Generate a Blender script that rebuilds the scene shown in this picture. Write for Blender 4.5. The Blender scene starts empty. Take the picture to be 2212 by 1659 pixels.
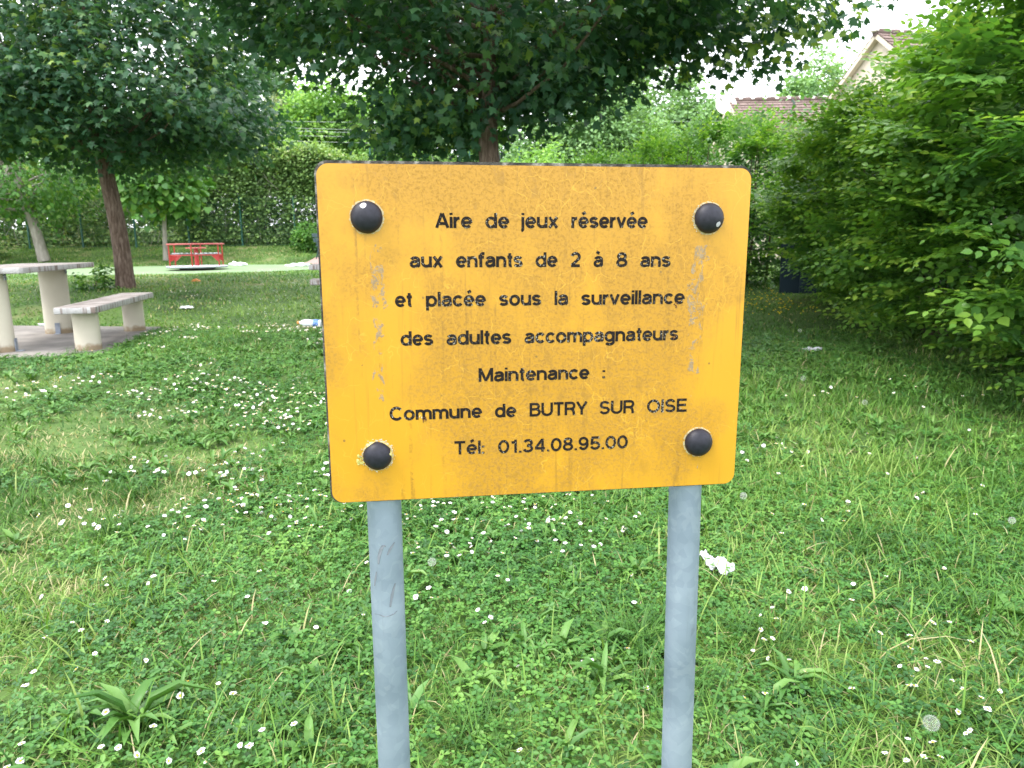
import bpy, bmesh, math, random
import numpy as np
from mathutils import Vector, Matrix, Euler

random.seed(7)
R = np.random.default_rng(11)
scene = bpy.context.scene
COL = scene.collection
rad = math.radians

# ------------------------------------------------------------------ camera
PITCH, ROLL, FPX = rad(10.9), 0.0119, 1600.0 / 2212.0        # focal length in image widths
EYE = Vector((0.0, 0.0, 1.4))
fwd = Vector((0, math.cos(PITCH), -math.sin(PITCH)))
r0 = Vector((1, 0, 0)); u0 = r0.cross(fwd)
cr = r0 * math.cos(ROLL) - u0 * math.sin(ROLL)
cu = r0 * math.sin(ROLL) + u0 * math.cos(ROLL)
cam_d = bpy.data.cameras.new("camera")
cam = bpy.data.objects.new("camera", cam_d); COL.objects.link(cam)
cam.matrix_world = Matrix(((cr.x, cu.x, -fwd.x, EYE.x), (cr.y, cu.y, -fwd.y, EYE.y), (cr.z, cu.z, -fwd.z, EYE.z), (0, 0, 0, 1)))
cam_d.sensor_width = 36.0; cam_d.lens = 36.0 * FPX
cam_d.clip_start = 0.05; cam_d.clip_end = 2000
cam_d.dof.use_dof = True; cam_d.dof.focus_distance = 1.32; cam_d.dof.aperture_fstop = 11.0
scene.camera = cam

# ------------------------------------------------------------------ sky and sun
SUN_EL, SUN_AZ = rad(60), rad(-120)         # azimuth from +Y (ahead) towards +X; a veiled sun, high on the left
world = bpy.data.worlds.new("World"); scene.world = world; world.use_nodes = True
nt = world.node_tree; nt.nodes.clear()
def N(t, kind, **kw):
    n = t.nodes.new(kind)
    for k, v in kw.items(): setattr(n, k, v)
    return n
wo = N(nt, "ShaderNodeOutputWorld"); bg = N(nt, "ShaderNodeBackground")
sky = N(nt, "ShaderNodeTexSky", sky_type='NISHITA'); sky.sun_disc = False
sky.sun_elevation = SUN_EL; sky.sun_rotation = SUN_AZ
sky.air_density = 1.0; sky.dust_density = 2.5; sky.ozone_density = 1.0
tc = N(nt, "ShaderNodeTexCoord"); mp = N(nt, "ShaderNodeMapping"); mp.inputs['Scale'].default_value = (1.6, 1.6, 4.0)
nz = N(nt, "ShaderNodeTexNoise"); nz.inputs['Scale'].default_value = 1.7; nz.inputs['Detail'].default_value = 6; nz.inputs['Roughness'].default_value = 0.55
cr_ = N(nt, "ShaderNodeValToRGB"); cr_.color_ramp.elements[0].position = 0.30; cr_.color_ramp.elements[0].color = (.55, .55, .55, 1)
cr_.color_ramp.elements[1].position = 0.55; cr_.color_ramp.elements[1].color = (.97, .97, .97, 1)
mix = N(nt, "ShaderNodeMix", data_type='RGBA'); mix.inputs[7].default_value = (13.5, 13.9, 14.6, 1)     # thin bright cloud
nt.links.new(tc.outputs['Generated'], mp.inputs['Vector']); nt.links.new(mp.outputs[0], nz.inputs['Vector'])
nt.links.new(nz.outputs['Fac'], cr_.inputs[0]); nt.links.new(cr_.outputs[0], mix.inputs[0])
nt.links.new(sky.outputs[0], mix.inputs[6]); nt.links.new(mix.outputs[2], bg.inputs[0])
bg.inputs[1].default_value = 0.145
nt.links.new(bg.outputs[0], wo.inputs[0])
sun_d = bpy.data.lights.new("sun", 'SUN'); sun_d.energy = 2.1; sun_d.angle = rad(24); sun_d.color = (1.0, 0.96, 0.88)
sun = bpy.data.objects.new("sun", sun_d); COL.objects.link(sun)
sdir = Vector((math.sin(SUN_AZ) * math.cos(SUN_EL), math.cos(SUN_AZ) * math.cos(SUN_EL), math.sin(SUN_EL)))
sun.rotation_euler = sdir.to_track_quat('Z', 'Y').to_euler()
vs = scene.view_settings; vs.view_transform = 'Standard'; vs.look = 'None'; vs.gamma = 1; vs.exposure = 1.0; vs.use_curve_mapping = False
scene.cycles.max_bounces = 6; scene.cycles.diffuse_bounces = 3; scene.cycles.transmission_bounces = 4; scene.cycles.glossy_bounces = 2
scene.cycles.transparent_max_bounces = 4; scene.cycles.use_denoising = True

# ------------------------------------------------------------------ helpers
def px_ray(px, py):                     # a pixel of the 2212 x 1659 view as a direction
    return fwd + cr * ((px - 1106) / 1600) - cu * ((py - 829.5) / 1600)
def px_ground(px, py, lift=0.0):        # where that ray meets the lawn
    d = px_ray(px, py); t = 1.0
    for _ in range(4000):
        p = EYE + d * t
        if p.z <= ground(p.x, p.y) + lift: break
        t += 0.004 * max(1, t * .5)
    return p
def vnoise(x, y, s, seed=0):            # value noise, vectorised, 0..1
    x = np.asarray(x, float) / s; y = np.asarray(y, float) / s
    xi = np.floor(x).astype(np.int64); yi = np.floor(y).astype(np.int64)
    fx = x - xi; fy = y - yi; fx = fx * fx * (3 - 2 * fx); fy = fy * fy * (3 - 2 * fy)
    def h(a, b):
        n = (a * 374761393 + b * 668265263 + seed * 974634777) & 0x7fffffff
        n = ((n ^ (n >> 13)) * 1274126177) & 0x7fffffff
        return ((n ^ (n >> 16)) & 0xffff) / 65535.0
    return (h(xi, yi) * (1 - fx) + h(xi + 1, yi) * fx) * (1 - fy) + (h(xi, yi + 1) * (1 - fx) + h(xi + 1, yi + 1) * fx) * fy
GY = [-300, -20, 0, 7, 9.6, 13, 18, 24, 26, 28, 34, 60, 300]
GZ = [-1.0, -0.9, 0.0, .36, .40, .655, .70, .77, 1.04, 1.39, 1.75, 3.0, 6.0]
def ground_np(x, y):
    x = np.asarray(x, float); y = np.asarray(y, float)
    lat = np.interp(y, [0, 18, 24], [.022, .016, .008])
    z = np.interp(y, GY, GZ) - lat * (np.clip(x, -6, 9) + 4)
    w = np.clip((24 - y) / 6, 0, 1) * np.clip((y - 1) / 2, 0, 1)
    z = z + w * .05 * (vnoise(x, y, 1.7, 3) - .5) + .02 * (vnoise(x, y, .6, 5) - .5)
    # flat under the slab
    d = np.maximum(np.abs(x + 5.6) - 1.9, np.abs(y - 8.2) - 1.9)
    k = np.clip(1 - d / .8, 0, 1); z = z * (1 - k) + .365 * k
    # flat under the play surface
    d = np.hypot((x + 9.2) / 1.5, (y - 21.2)) - 3.2
    k = np.clip(1 - d / 1.0, 0, 1); z = z * (1 - k) + (.69 + .012 * (y - 18.4)) * k
    return z
def ground(x, y): return float(ground_np(x, y))

def tag(o, label=None, cat=None, group=None, kind=None):
    if label: o['label'] = label
    if cat: o['category'] = cat
    if group: o['group'] = group
    if kind: o['kind'] = kind
    return o
def thing(name, loc, label, cat, group=None, rz=0.0):
    o = bpy.data.objects.new(name, None); COL.objects.link(o); o.empty_display_size = .2
    o.location = loc; o.rotation_euler = (0, 0, rz)
    return tag(o, label, cat, group)
def link(name, me, mats, parent=None, loc=None, rot=None):
    o = bpy.data.objects.new(name, me); COL.objects.link(o)
    for m in (mats if isinstance(mats, (list, tuple)) else [mats]): me.materials.append(m)
    if parent: o.parent = parent
    if loc is not None: o.location = loc
    if rot is not None: o.rotation_euler = rot
    return o
def bm_obj(name, bm, mats, parent=None, loc=None, rot=None, smooth=False, bevel=0.0, segs=2):
    if bevel:
        bmesh.ops.bevel(bm, geom=bm.edges[:], offset=bevel, segments=segs, affect='EDGES', profile=.5, clamp_overlap=True)
    me = bpy.data.meshes.new(name); bm.normal_update(); bm.to_mesh(me); bm.free()
    if smooth:
        me.polygons.foreach_set("use_smooth", [True] * len(me.polygons))
        try: me.set_sharp_from_angle(angle=rad(40))
        except Exception: pass
    return link(name, me, mats, parent, loc, rot)
def box(bm, c, s, rz=0.0, mi=0, rot=None):
    m = Matrix.Translation(c) @ (rot if rot is not None else Matrix.Rotation(rz, 4, 'Z')) @ Matrix.Diagonal((s[0], s[1], s[2], 1))
    r = bmesh.ops.create_cube(bm, size=1.0, matrix=m)
    for v in r['verts']:
        for f in v.link_faces: f.material_index = mi
def tube(bm, pts, radii, n=10, cap=True, mi=0, ell=None):
    """tapered tube through points"""
    rings = []
    pts = [Vector(p) for p in pts]
    if not hasattr(radii, '__len__'): radii = [radii] * len(pts)
    prev = None
    for i, p in enumerate(pts):
        d = (pts[min(i + 1, len(pts) - 1)] - pts[max(i - 1, 0)]).normalized()
        if prev is None:
            a = d.orthogonal().normalized() if abs(d.z) < .95 else Vector((1, 0, 0)) - d * d.x
            a.normalize()
        else:
            a = (prev - d * prev.dot(d)).normalized()
        prev = a; b = d.cross(a)
        rings.append([bm.verts.new(p + (a * math.cos(t) + b * math.sin(t)) * radii[i]) for t in [2 * math.pi * k / n for k in range(n)]])
    for i in range(len(rings) - 1):
        for k in range(n):
            f = bm.faces.new((rings[i][k], rings[i][(k + 1) % n], rings[i + 1][(k + 1) % n], rings[i + 1][k])); f.material_index = mi
    if cap:
        for rg in (list(reversed(rings[0])), rings[-1]):
            f = bm.faces.new(rg); f.material_index = mi
def lathe(bm, prof, n=32, c=(0, 0, 0), mi=0, sx=1.0, sy=1.0):
    rings = []
    for r, z in prof:
        if r < 1e-6: rings.append([bm.verts.new((c[0], c[1], c[2] + z))])
        else: rings.append([bm.verts.new((c[0] + sx * r * math.cos(2 * math.pi * k / n), c[1] + sy * r * math.sin(2 * math.pi * k / n), c[2] + z)) for k in range(n)])
    for a, b in zip(rings, rings[1:]):
        for k in range(n):
            q = [a[k % len(a)], a[(k + 1) % len(a)], b[(k + 1) % len(b)], b[k % len(b)]]
            q = list(dict.fromkeys(q))
            if len(q) > 2:
                f = bm.faces.new(q); f.material_index = mi
def prism(bm, poly, h0, h1, mi=0):      # polygon in XY pulled from h0 to h1
    a = [bm.verts.new((p[0], p[1], h0)) for p in poly]; b = [bm.verts.new((p[0], p[1], h1)) for p in poly]
    n = len(poly)
    for f in [bm.faces.new(list(reversed(a))), bm.faces.new(b)] + [bm.faces.new((a[i], a[(i + 1) % n], b[(i + 1) % n], b[i])) for i in range(n)]:
        f.material_index = mi
def np_mesh(name, V, F, k, tint=None, mat_idx=None, smooth=False):
    """V (n,3), F (m,k) faces of k corners, tint one float per face"""
    me = bpy.data.meshes.new(name)
    me.vertices.add(len(V)); me.vertices.foreach_set("co", np.ascontiguousarray(V, np.float32).ravel())
    m = len(F); me.loops.add(m * k); me.loops.foreach_set("vertex_index", np.ascontiguousarray(F, np.int32).ravel())
    me.polygons.add(m); me.polygons.foreach_set("loop_start", np.arange(0, m * k, k, dtype=np.int32))
    if mat_idx is not None: me.polygons.foreach_set("material_index", np.ascontiguousarray(mat_idx, np.int32))
    if smooth: me.polygons.foreach_set("use_smooth", np.ones(m, bool))
    me.update(calc_edges=True)
    if tint is not None:
        a = me.attributes.new("tint", 'FLOAT', 'FACE'); a.data.foreach_set("value", np.ascontiguousarray(tint, np.float32))
    return me
def unit(v): return v / np.maximum(np.linalg.norm(v, axis=-1, keepdims=True), 1e-9)
def scatter(T, F, pos, axis, normal, width, length, bend):
    """copies of a leaf template: T (k,3) with x across, y along, z out of the blade"""
    a = unit(axis); s = unit(np.cross(a, normal)); n = np.cross(s, a)
    V = pos[:, None, :] + s[:, None, :] * (T[None, :, 0:1] * width[:, None, None]) + a[:, None, :] * (T[None, :, 1:2] * length[:, None, None]) \
        + n[:, None, :] * (T[None, :, 2:3] * bend[:, None, None])
    M = len(pos); k = len(T)
    FF = (F[None, :, :] + (np.arange(M) * k)[:, None, None]).reshape(-1, F.shape[1])
    return V.reshape(-1, 3), FF
def join_np(parts):                      # [(V,F,tint)]
    off = 0; Vs = []; Fs = []; Ts = []
    for V, F, t in parts:
        Vs.append(V); Fs.append(F + off); Ts.append(t); off += len(V)
    return np.concatenate(Vs), np.concatenate(Fs), np.concatenate(Ts)

# leaf templates (triangles)
def fan(outline, c=(0, .45, 0)):
    T = np.array([c] + outline, float); n = len(outline)
    F = np.array([[0, i + 1, (i + 1) % n + 1] for i in range(n)]); return T, F
MAPLE = fan([(0, 0, 0), (.22, .10, -.02), (.50, .08, -.10), (.34, .32, -.02), (.62, .58, -.12), (.26, .58, 0), (0, 1.0, -.14),
             (-.26, .58, 0), (-.62, .58, -.12), (-.34, .32, -.02), (-.50, .08, -.10), (-.22, .10, -.02)], (0, .36, .03))
OVATE = (np.array([(0, 0, 0), (.30, .25, .05), (.34, .55, .04), (0, 1, -.10), (-.34, .55, .04), (-.30, .25, .05), (0, .4, -.03)], float),
         np.array([(0, 1, 6), (1, 2, 6), (2, 3, 6), (3, 4, 6), (4, 5, 6), (5, 0, 6)]))
HEART = fan([(0, .08, 0), (.30, -.02, .03), (.48, .22, .03), (.40, .55, .0), (0, 1, -.14), (-.40, .55, 0), (-.48, .22, .03), (-.30, -.02, .03)], (0, .4, -.03))
DIAM = (np.array([(0, 0, 0), (.38, .45, .08), (0, 1, -.06), (-.38, .45, .08)], float), np.array([(0, 1, 2), (0, 2, 3)]))
BLADE3 = (np.array([(-.5, 0, 0), (.5, 0, 0), (-.45, .4, .10), (.45, .4, .10), (-.32, .75, .40), (.32, .75, .40), (0, 1, .85)], float),
          np.array([(0, 1, 3), (0, 3, 2), (2, 3, 5), (2, 5, 4), (4, 5, 6)]))
BLADE2 = (np.array([(-.5, 0, 0), (.5, 0, 0), (-.38, .55, .25), (.38, .55, .25), (0, 1, .8)], float), np.array([(0, 1, 3), (0, 3, 2), (2, 3, 4)]))
BLADE1 = (np.array([(-.5, 0, 0), (.5, 0, 0), (0, 1, .35)], float), np.array([(0, 1, 2)]))
LANCE = (np.array([(-.12, 0, 0), (.12, 0, 0), (-.45, .35, .22), (0, .35, .14), (.45, .35, .22), (-.36, .7, .16), (0, .7, .08), (.36, .7, .16), (0, 1, -.25)], float),
         np.array([(0, 3, 2), (0, 1, 3), (1, 4, 3), (2, 3, 6), (2, 6, 5), (3, 4, 7), (3, 7, 6), (5, 6, 8), (6, 7, 8)]))
_cv = []; _cf = []
for k in range(3):
    a = 2 * math.pi * k / 3; ca, sa = math.cos(a), math.sin(a); b = len(_cv)
    for x, y, z in [(0, 0, 0), (.30, .45, .10), (.22, .85, .06), (0, .92, .0), (-.22, .85, .06), (-.30, .45, .10)]:
        _cv.append((x * ca - y * sa, x * sa + y * ca, z))
    _cf += [(b, b + 1, b + 2), (b, b + 2, b + 3), (b, b + 3, b + 4), (b, b + 4, b + 5)]
CLOVER = (np.array(_cv), np.array(_cf))

# ------------------------------------------------------------------ materials
def mat(name, color=(.5, .5, .5), rough=.6, metal=0.0, spec=.5):
    m = bpy.data.materials.new(name); m.use_nodes = True
    b = m.node_tree.nodes['Principled BSDF']
    b.inputs['Base Color'].default_value = (*color, 1); b.inputs['Roughness'].default_value = rough
    b.inputs['Metallic'].default_value = metal; b.inputs['Specular IOR Level'].default_value = spec
    return m
def ramp(t, stops):
    n = N(t, "ShaderNodeValToRGB"); e = n.color_ramp.elements
    while len(e) < len(stops): e.new(.5)
    for i, (p, c) in enumerate(stops):
        e[i].position = p; e[i].color = (*c, 1) if len(c) == 3 else c
    return n
def leaf_mat(name, stops, trans=.35, rough=.5, spec=.4, warm=(1.12, 1.15, .5)):
    m = bpy.data.materials.new(name); m.use_nodes = True; t = m.node_tree
    b = t.nodes['Principled BSDF']; out = t.nodes['Material Output']
    at = N(t, "ShaderNodeAttribute", attribute_name="tint"); rp = ramp(t, stops)
    t.links.new(at.outputs['Fac'], rp.inputs[0]); t.links.new(rp.outputs[0], b.inputs['Base Color'])
    b.inputs['Roughness'].default_value = rough; b.inputs['Specular IOR Level'].default_value = spec
    tr = N(t, "ShaderNodeBsdfTranslucent"); mu = N(t, "ShaderNodeMix", data_type='RGBA', blend_type='MULTIPLY'); mu.inputs[0].default_value = 1
    mu.inputs[7].default_value = (*warm, 1); t.links.new(rp.outputs[0], mu.inputs[6]); t.links.new(mu.outputs[2], tr.inputs[0])
    mx = N(t, "ShaderNodeMixShader"); mx.inputs[0].default_value = trans
    t.links.new(b.outputs[0], mx.inputs[1]); t.links.new(tr.outputs[0], mx.inputs[2]); t.links.new(mx.outputs[0], out.inputs[0])
    return m
def noise_mat(name, stops, scale=8, detail=6, rough=.8, bump=.0, stretch=(1, 1, 1), coord='Object', spec=.3, dist=0.0, bscale=None):
    m = mat(name, rough=rough, spec=spec); t = m.node_tree; b = t.nodes['Principled BSDF']
    tcn = N(t, "ShaderNodeTexCoord"); mpn = N(t, "ShaderNodeMapping"); mpn.inputs['Scale'].default_value = stretch
    n = N(t, "ShaderNodeTexNoise"); n.inputs['Scale'].default_value = scale; n.inputs['Detail'].default_value = detail; n.inputs['Distortion'].default_value = dist
    rp = ramp(t, stops)
    t.links.new(tcn.outputs[coord], mpn.inputs[0]); t.links.new(mpn.outputs[0], n.inputs['Vector'])
    t.links.new(n.outputs['Fac'], rp.inputs[0]); t.links.new(rp.outputs[0], b.inputs['Base Color'])
    if bump:
        n2 = N(t, "ShaderNodeTexNoise"); n2.inputs['Scale'].default_value = bscale or scale * 4; n2.inputs['Detail'].default_value = 5
        t.links.new(mpn.outputs[0], n2.inputs['Vector'])
        bp = N(t, "ShaderNodeBump"); bp.inputs['Strength'].default_value = bump; bp.inputs['Distance'].default_value = .02
        t.links.new(n2.outputs['Fac'], bp.inputs['Height']); t.links.new(bp.outputs[0], b.inputs['Normal'])
    return m
M = {}
M['grass'] = leaf_mat('grass_blades', [(0, (.038, .105, .020)), (.35, (.080, .190, .030)), (.62, (.140, .270, .045)), (.80, (.22, .32, .08)), (.9, (.38, .34, .17)), (1, (.47, .41, .24))], .25, .5, .25)
M['clover'] = leaf_mat('clover_leaves', [(0, (.026, .090, .019)), (.5, (.060, .172, .031)), (1, (.135, .27, .048))], .14, .45, .3)
M['weed'] = leaf_mat('broad_leaves', [(0, (.050, .135, .028)), (.5, (.085, .20, .038)), (1, (.16, .28, .07))], .16, .45, .35)
M['maple'] = leaf_mat('maple_leaves', [(0, (0.0307, 0.0868, 0.0532)), (0.5, (0.0504, 0.1344, 0.0673)), (0.85, (0.105, 0.217, 0.07)), (1, (0.238, 0.35, 0.077))], .40, .42, .35)  # blue cast of sky light and haze painted into the greens
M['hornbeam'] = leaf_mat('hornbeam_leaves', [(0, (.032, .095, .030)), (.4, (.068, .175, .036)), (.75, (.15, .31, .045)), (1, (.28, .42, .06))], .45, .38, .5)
M['lime'] = leaf_mat('lime_leaves', [(0, (0.051, 0.1456, 0.032)), (0.6, (0.1019, 0.2475, 0.0437)), (1, (0.2475, 0.3931, 0.0728))], .35, .45, .4)
M['hedge'] = leaf_mat('hedge_leaves', [(0, (0.1037, 0.1891, 0.0671)), (0.5, (0.183, 0.305, 0.0976)), (0.85, (0.305, 0.4392, 0.1342)), (1, (0.4636, 0.488, 0.2562))], .32, .55, .3)
M['far_bright'] = leaf_mat('bright_tree_leaves', [(0, (0.1073, 0.2324, 0.0537)), (0.5, (0.1967, 0.3754, 0.0894)), (1, (0.3575, 0.572, 0.143))], .35, .6, .2)  # all far-tree leaf colours are lightened in place of distance haze
M['far_dark'] = leaf_mat('dark_tree_leaves', [(0, (0.0931, 0.1863, 0.1025)), (0.5, (0.1304, 0.2422, 0.1304)), (1, (0.1863, 0.3167, 0.149))], .3, .6, .2)  # paler and bluer, with the haze mixed into the greens
M['far_grey'] = leaf_mat('grey_tree_leaves', [(0, (0.1584, 0.2112, 0.1188)), (0.5, (0.2376, 0.2904, 0.1716)), (1, (0.3432, 0.396, 0.2376))], .3, .6, .2)
M['far_soft'] = leaf_mat('soft_tree_leaves', [(0, (0.1644, 0.296, 0.1316)), (0.5, (0.2467, 0.4111, 0.1809)), (1, (0.3618, 0.5427, 0.2467))], .35, .6, .2)
M['bark'] = noise_mat('maple_bark', [(.3, (.055, .034, .026)), (.5, (.13, .088, .068)), (.7, (.22, .165, .135))], 9, 8, .9, .9, (3, 3, .7), dist=.6, bscale=26)
M['pale_bark'] = noise_mat('pale_bark', [(.3, (.20, .18, .15)), (.7, (.36, .33, .29))], 7, 6, .9, .5, (2, 2, .5))
M['twig'] = mat('twig', (.07, .05, .035), .9)
M['soil'] = noise_mat('lawn_soil', [(.25, (.030, .060, .014)), (.45, (.060, .115, .026)), (.6, (.10, .16, .042)), (.75, (.20, .18, .09))], .9, 9, 1.0, .8, bscale=30)
M['concrete'] = noise_mat('grey_concrete', [(.25, (.15, .135, .125)), (.5, (.225, .205, .19)), (.75, (.31, .285, .26))], 3.5, 9, .95, .4, bscale=90)
M['cream'] = noise_mat('cream_render', [(.3, (.52, .45, .36)), (.7, (.60, .53, .44))], 2, 5, .9, .2, bscale=60)
M['play'] = noise_mat('pale_green_rubber', [(.3, (.16, .235, .12)), (.6, (.195, .27, .15)), (.8, (.23, .30, .18))], 2.2, 9, .95, .3, bscale=120)
M['pink'] = noise_mat('pink_gravel', [(.3, (.30, .20, .18)), (.7, (.40, .28, .26))], 5, 6, .95, .2)
M['red'] = noise_mat('red_paint', [(.3, (.30, .016, .015)), (.7, (.38, .028, .025))], 3, 4, .38, 0, spec=.5)
M['red_top'] = noise_mat('faded_red_paint', [(.3, (.38, .07, .07)), (.7, (.45, .12, .12))], 5, 5, .45, 0)
M['white'] = noise_mat('white_floor_paint', [(.3, (.50, .50, .55)), (.7, (.62, .62, .67))], 4, 6, .5, 0)
M['grey'] = mat('grey_plank', (.16, .19, .20), .6)
M['bolt'] = mat('bolt_steel', (.75, .76, .80), .3, .6)
M['black'] = mat('black_rubber', (.03, .03, .035), .7)
M['bracket'] = noise_mat('galvanised_bracket', [(.3, (.16, .18, .22)), (.7, (.30, .33, .38))], 12, 5, .5, 0)
M['green_steel'] = mat('green_fence_paint', (.012, .085, .062), .45)
M['dark_green'] = mat('dark_green_paint', (.02, .05, .055), .5)
M['wire'] = mat('power_wire', (.34, .36, .37), .6)
M['tissue'] = noise_mat('white_tissue', [(.3, (.50, .51, .56)), (.7, (.58, .59, .63))], 14, 4, .9, .3)
M['litter'] = mat('white_plastic', (.80, .82, .88), .45)
M['blue_print'] = mat('blue_print', (.10, .22, .62), .45)
M['orange'] = mat('orange_plastic', (.75, .26, .06), .45)
M['navy'] = noise_mat('navy_sheet', [(.3, (.008, .015, .024)), (.7, (.015, .032, .050))], 2, 4, .5, .2)
M['petal'] = mat('daisy_petals', (.84, .84, .86), .6)
M['yolk'] = mat('daisy_centre', (.78, .50, .04), .7)
M['stem'] = mat('flower_stem', (.10, .17, .05), .6)
M['fluff'] = mat('dandelion_fluff', (.62, .62, .60), .9)
M['butter'] = mat('buttercup_petals', (.82, .62, .03), .5)
M['mortar'] = mat('ridge_mortar', (.70, .66, .62), .9)
M['steel'] = mat('antenna_metal', (.42, .43, .45), .4, .5)

# ================================================================== SETTING
# ---- ground: one sheet to the horizon, fine near the camera
def grid_sheet(name, xs, ys, zf, m, lift=0.0):
    X, Y = np.meshgrid(xs, ys); Z = zf(X, Y) + lift
    V = np.stack([X.ravel(), Y.ravel(), Z.ravel()], 1); nx, ny = len(xs), len(ys)
    i = (np.arange(ny - 1)[:, None] * nx + np.arange(nx - 1)[None, :]).ravel()
    F = np.stack([i, i + 1, i + nx + 1, i + nx], 1)
    me = np_mesh(name, V, F, 4, smooth=True); return link(name, me, m)
xs = np.unique(np.concatenate([np.linspace(-400, -30, 12), np.linspace(-30, -8, 60), np.linspace(-8, 7, 130), np.linspace(7, 30, 40), np.linspace(30, 400, 12)]))
ys = np.unique(np.concatenate([np.linspace(-300, -3, 10), np.linspace(-3, 14, 160), np.linspace(14, 36, 90), np.linspace(36, 600, 14)]))
tag(grid_sheet('ground', xs, ys, ground_np, M['soil']), kind='structure')
# ---- pale green play surface, pink pad, concrete slab
bm = bmesh.new()
def sheet_poly(bm, poly, zf):
    vs_ = [bm.verts.new((x, y, zf(x, y))) for x, y in poly]; bm.faces.new(vs_)
    r = bmesh.ops.triangulate(bm, faces=bm.faces[:])
pad_c = (-9.25, 21.2)
ring = [(pad_c[0] + 4.3 * math.cos(a) * (1 + .03 * math.sin(3 * a)), pad_c[1] + 2.85 * math.sin(a)) for a in [2 * math.pi * k / 64 for k in range(64)]]
padz = lambda x, y: .69 + .012 * (y - 18.4) + .012
sheet_poly(bm, ring, padz)
tag(bm_obj('play_surface', bm, M['play']), kind='structure')
bm = bmesh.new()
pp = [(-6.75, 23.75), (-5.2, 23.5), (-4.6, 24.6), (-5.0, 25.2), (-6.5, 25.1)]
pp2 = []
for i in range(len(pp)):
    a, b = pp[i], pp[(i + 1) % len(pp)]
    pp2 += [(a[0] + (b[0] - a[0]) * k / 5, a[1] + (b[1] - a[1]) * k / 5) for k in range(5)]
cx, cy = -5.7, 24.4
vv = [bm.verts.new((x, y, ground(x, y) + .02)) for x, y in pp2]; c0 = bm.verts.new((cx, cy, ground(cx, cy) + .02))
for i in range(len(vv)): bm.faces.new((c0, vv[i], vv[(i + 1) % len(vv)]))
tag(bm_obj('gravel_pad', bm, M['pink']), kind='structure')
SLAB = [(-3.95, 7.08), (-4.47, 9.45), (-7.3, 9.95), (-7.4, 6.4), (-4.85, 6.92), (-4.25, 6.94)]
bm = bmesh.new(); prism(bm, SLAB, .20, .38)
tag(bm_obj('concrete_slab', bm, M['concrete'], bevel=.006, segs=1), kind='structure')

# ---- lawn
def in_poly(x, y, poly):
    ins = np.zeros(len(x), bool); n = len(poly)
    for i in range(n):
        x1, y1 = poly[i]; x2, y2 = poly[(i + 1) % n]
        c = ((y1 > y) != (y2 > y)) & (x < (x2 - x1) * (y - y1) / (y2 - y1 + 1e-12) + x1); ins ^= c
    return ins
def lawn_points(n, y0, y1):
    y = np.sqrt(R.uniform(y0 ** 2, y1 ** 2, int(n * 1.0))); x = R.uniform(-1, 1, len(y)) * (.74 * y + 1.0)
    keep = ~in_poly(x, y, [(a * 1.0, b) for a, b in SLAB]) & (np.hypot((x - pad_c[0]) / 4.25, (y - pad_c[1]) / 2.8) > 1) & ~in_poly(x, y, pp)
    keep &= ~((x > 5.6) & (y > 5))
    return x[keep], y[keep]
def dryness(x, y):
    d = vnoise(x, y, 1.3, 21) * .6 + vnoise(x, y, .35, 22) * .4
    left = np.clip((-x - .45 * y + .9) / 2.2, 0, 1) * np.clip((8 - y) / 2, 0, 1) + .45 * np.clip((-x - 1) / 3, 0, 1)
    spot = sum(np.exp(-((x - a) ** 2 + (y - b) ** 2) / r ** 2) for a, b, r in ((-1.13, 2.35, .22), (-.82, 2.62, .15), (-1.75, 2.65, .16), (-1.75, 2.15, .16), (-2.9, 4.6, .5), (-4.2, 6.0, .6), (-2.2, 9.6, .6)))
    return np.clip(spot * (.35 + .9 * vnoise(x, y, .12, 23)), 0, 1) * .62 + np.clip((d - .56) * 3.0, 0, 1) * (.12 + (.40 + .30 * np.clip((y - 3.2) / 1.2, 0, 1)) * np.clip(left, 0, 1)) + .35 * np.clip((d - .70) * 5, 0, 1) * np.clip(.6 - x, .1, 1)
parts = []
def blades(n, y0, y1, T, wid, hgt, lean, grow=1.0):
    x, y = lawn_points(n, y0, y1); m = len(x)
    dens = vnoise(x, y, .5, 31) * .5 + vnoise(x, y, .15, 32) * .5
    k = R.uniform(0, 1, m) < .25 + 1.1 * dens
    x, y = x[k], y[k]; m = len(x)
    tall = .75 + .6 * vnoise(x, y, .8, 33) + .55 * np.clip((x + .3) / 2.5, 0, 1) * np.clip((7 - y) / 2 + .6, 0, 1)
    dry = dryness(x, y)
    dry = np.clip(dry, 0, 1); h = hgt * tall * R.uniform(.5, 1.35, m) * (1 - .45 * dry)
    ang = R.uniform(0, 2 * np.pi, m); tl = np.abs(R.normal(lean, .35, m))
    ax = np.stack([np.cos(ang) * np.sin(tl), np.sin(ang) * np.sin(tl), np.cos(tl)], 1)
    nm = np.stack([np.cos(ang) * np.cos(tl), np.sin(ang) * np.cos(tl), -np.sin(tl)], 1)
    pos = np.stack([x, y, ground_np(x, y) - .004], 1)
    V, F = scatter(T[0], T[1], pos, ax, nm, wid * R.uniform(.6, 1.3, m), h, h * R.uniform(.1, .9, m))
    tn = np.clip(.14 + .58 * vnoise(x, y, .9, 34) + .12 * (vnoise(x, y, 3.1, 35) - .4) + R.normal(0, .18, m), 0, .80)
    isdry = R.uniform(0, 1, m) < .05 + dry * .75
    tn = np.where(isdry, R.uniform(.82, 1, m), tn)
    parts.append((V, F, np.repeat(tn, len(T[1]))))
blades(150000, 1.2, 4.2, BLADE3, .0042, .062, .80)
blades(7000, 1.2, 4.2, BLADE3, .0065, .12, .6)
blades(150000, 4.2, 9.5, BLADE2, .0075, .062, .7)
blades(170000, 9.5, 18.5, BLADE2, .014, .062, .85)
blades(150000, 18.5, 30, BLADE1, .028, .08, .8)
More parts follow.
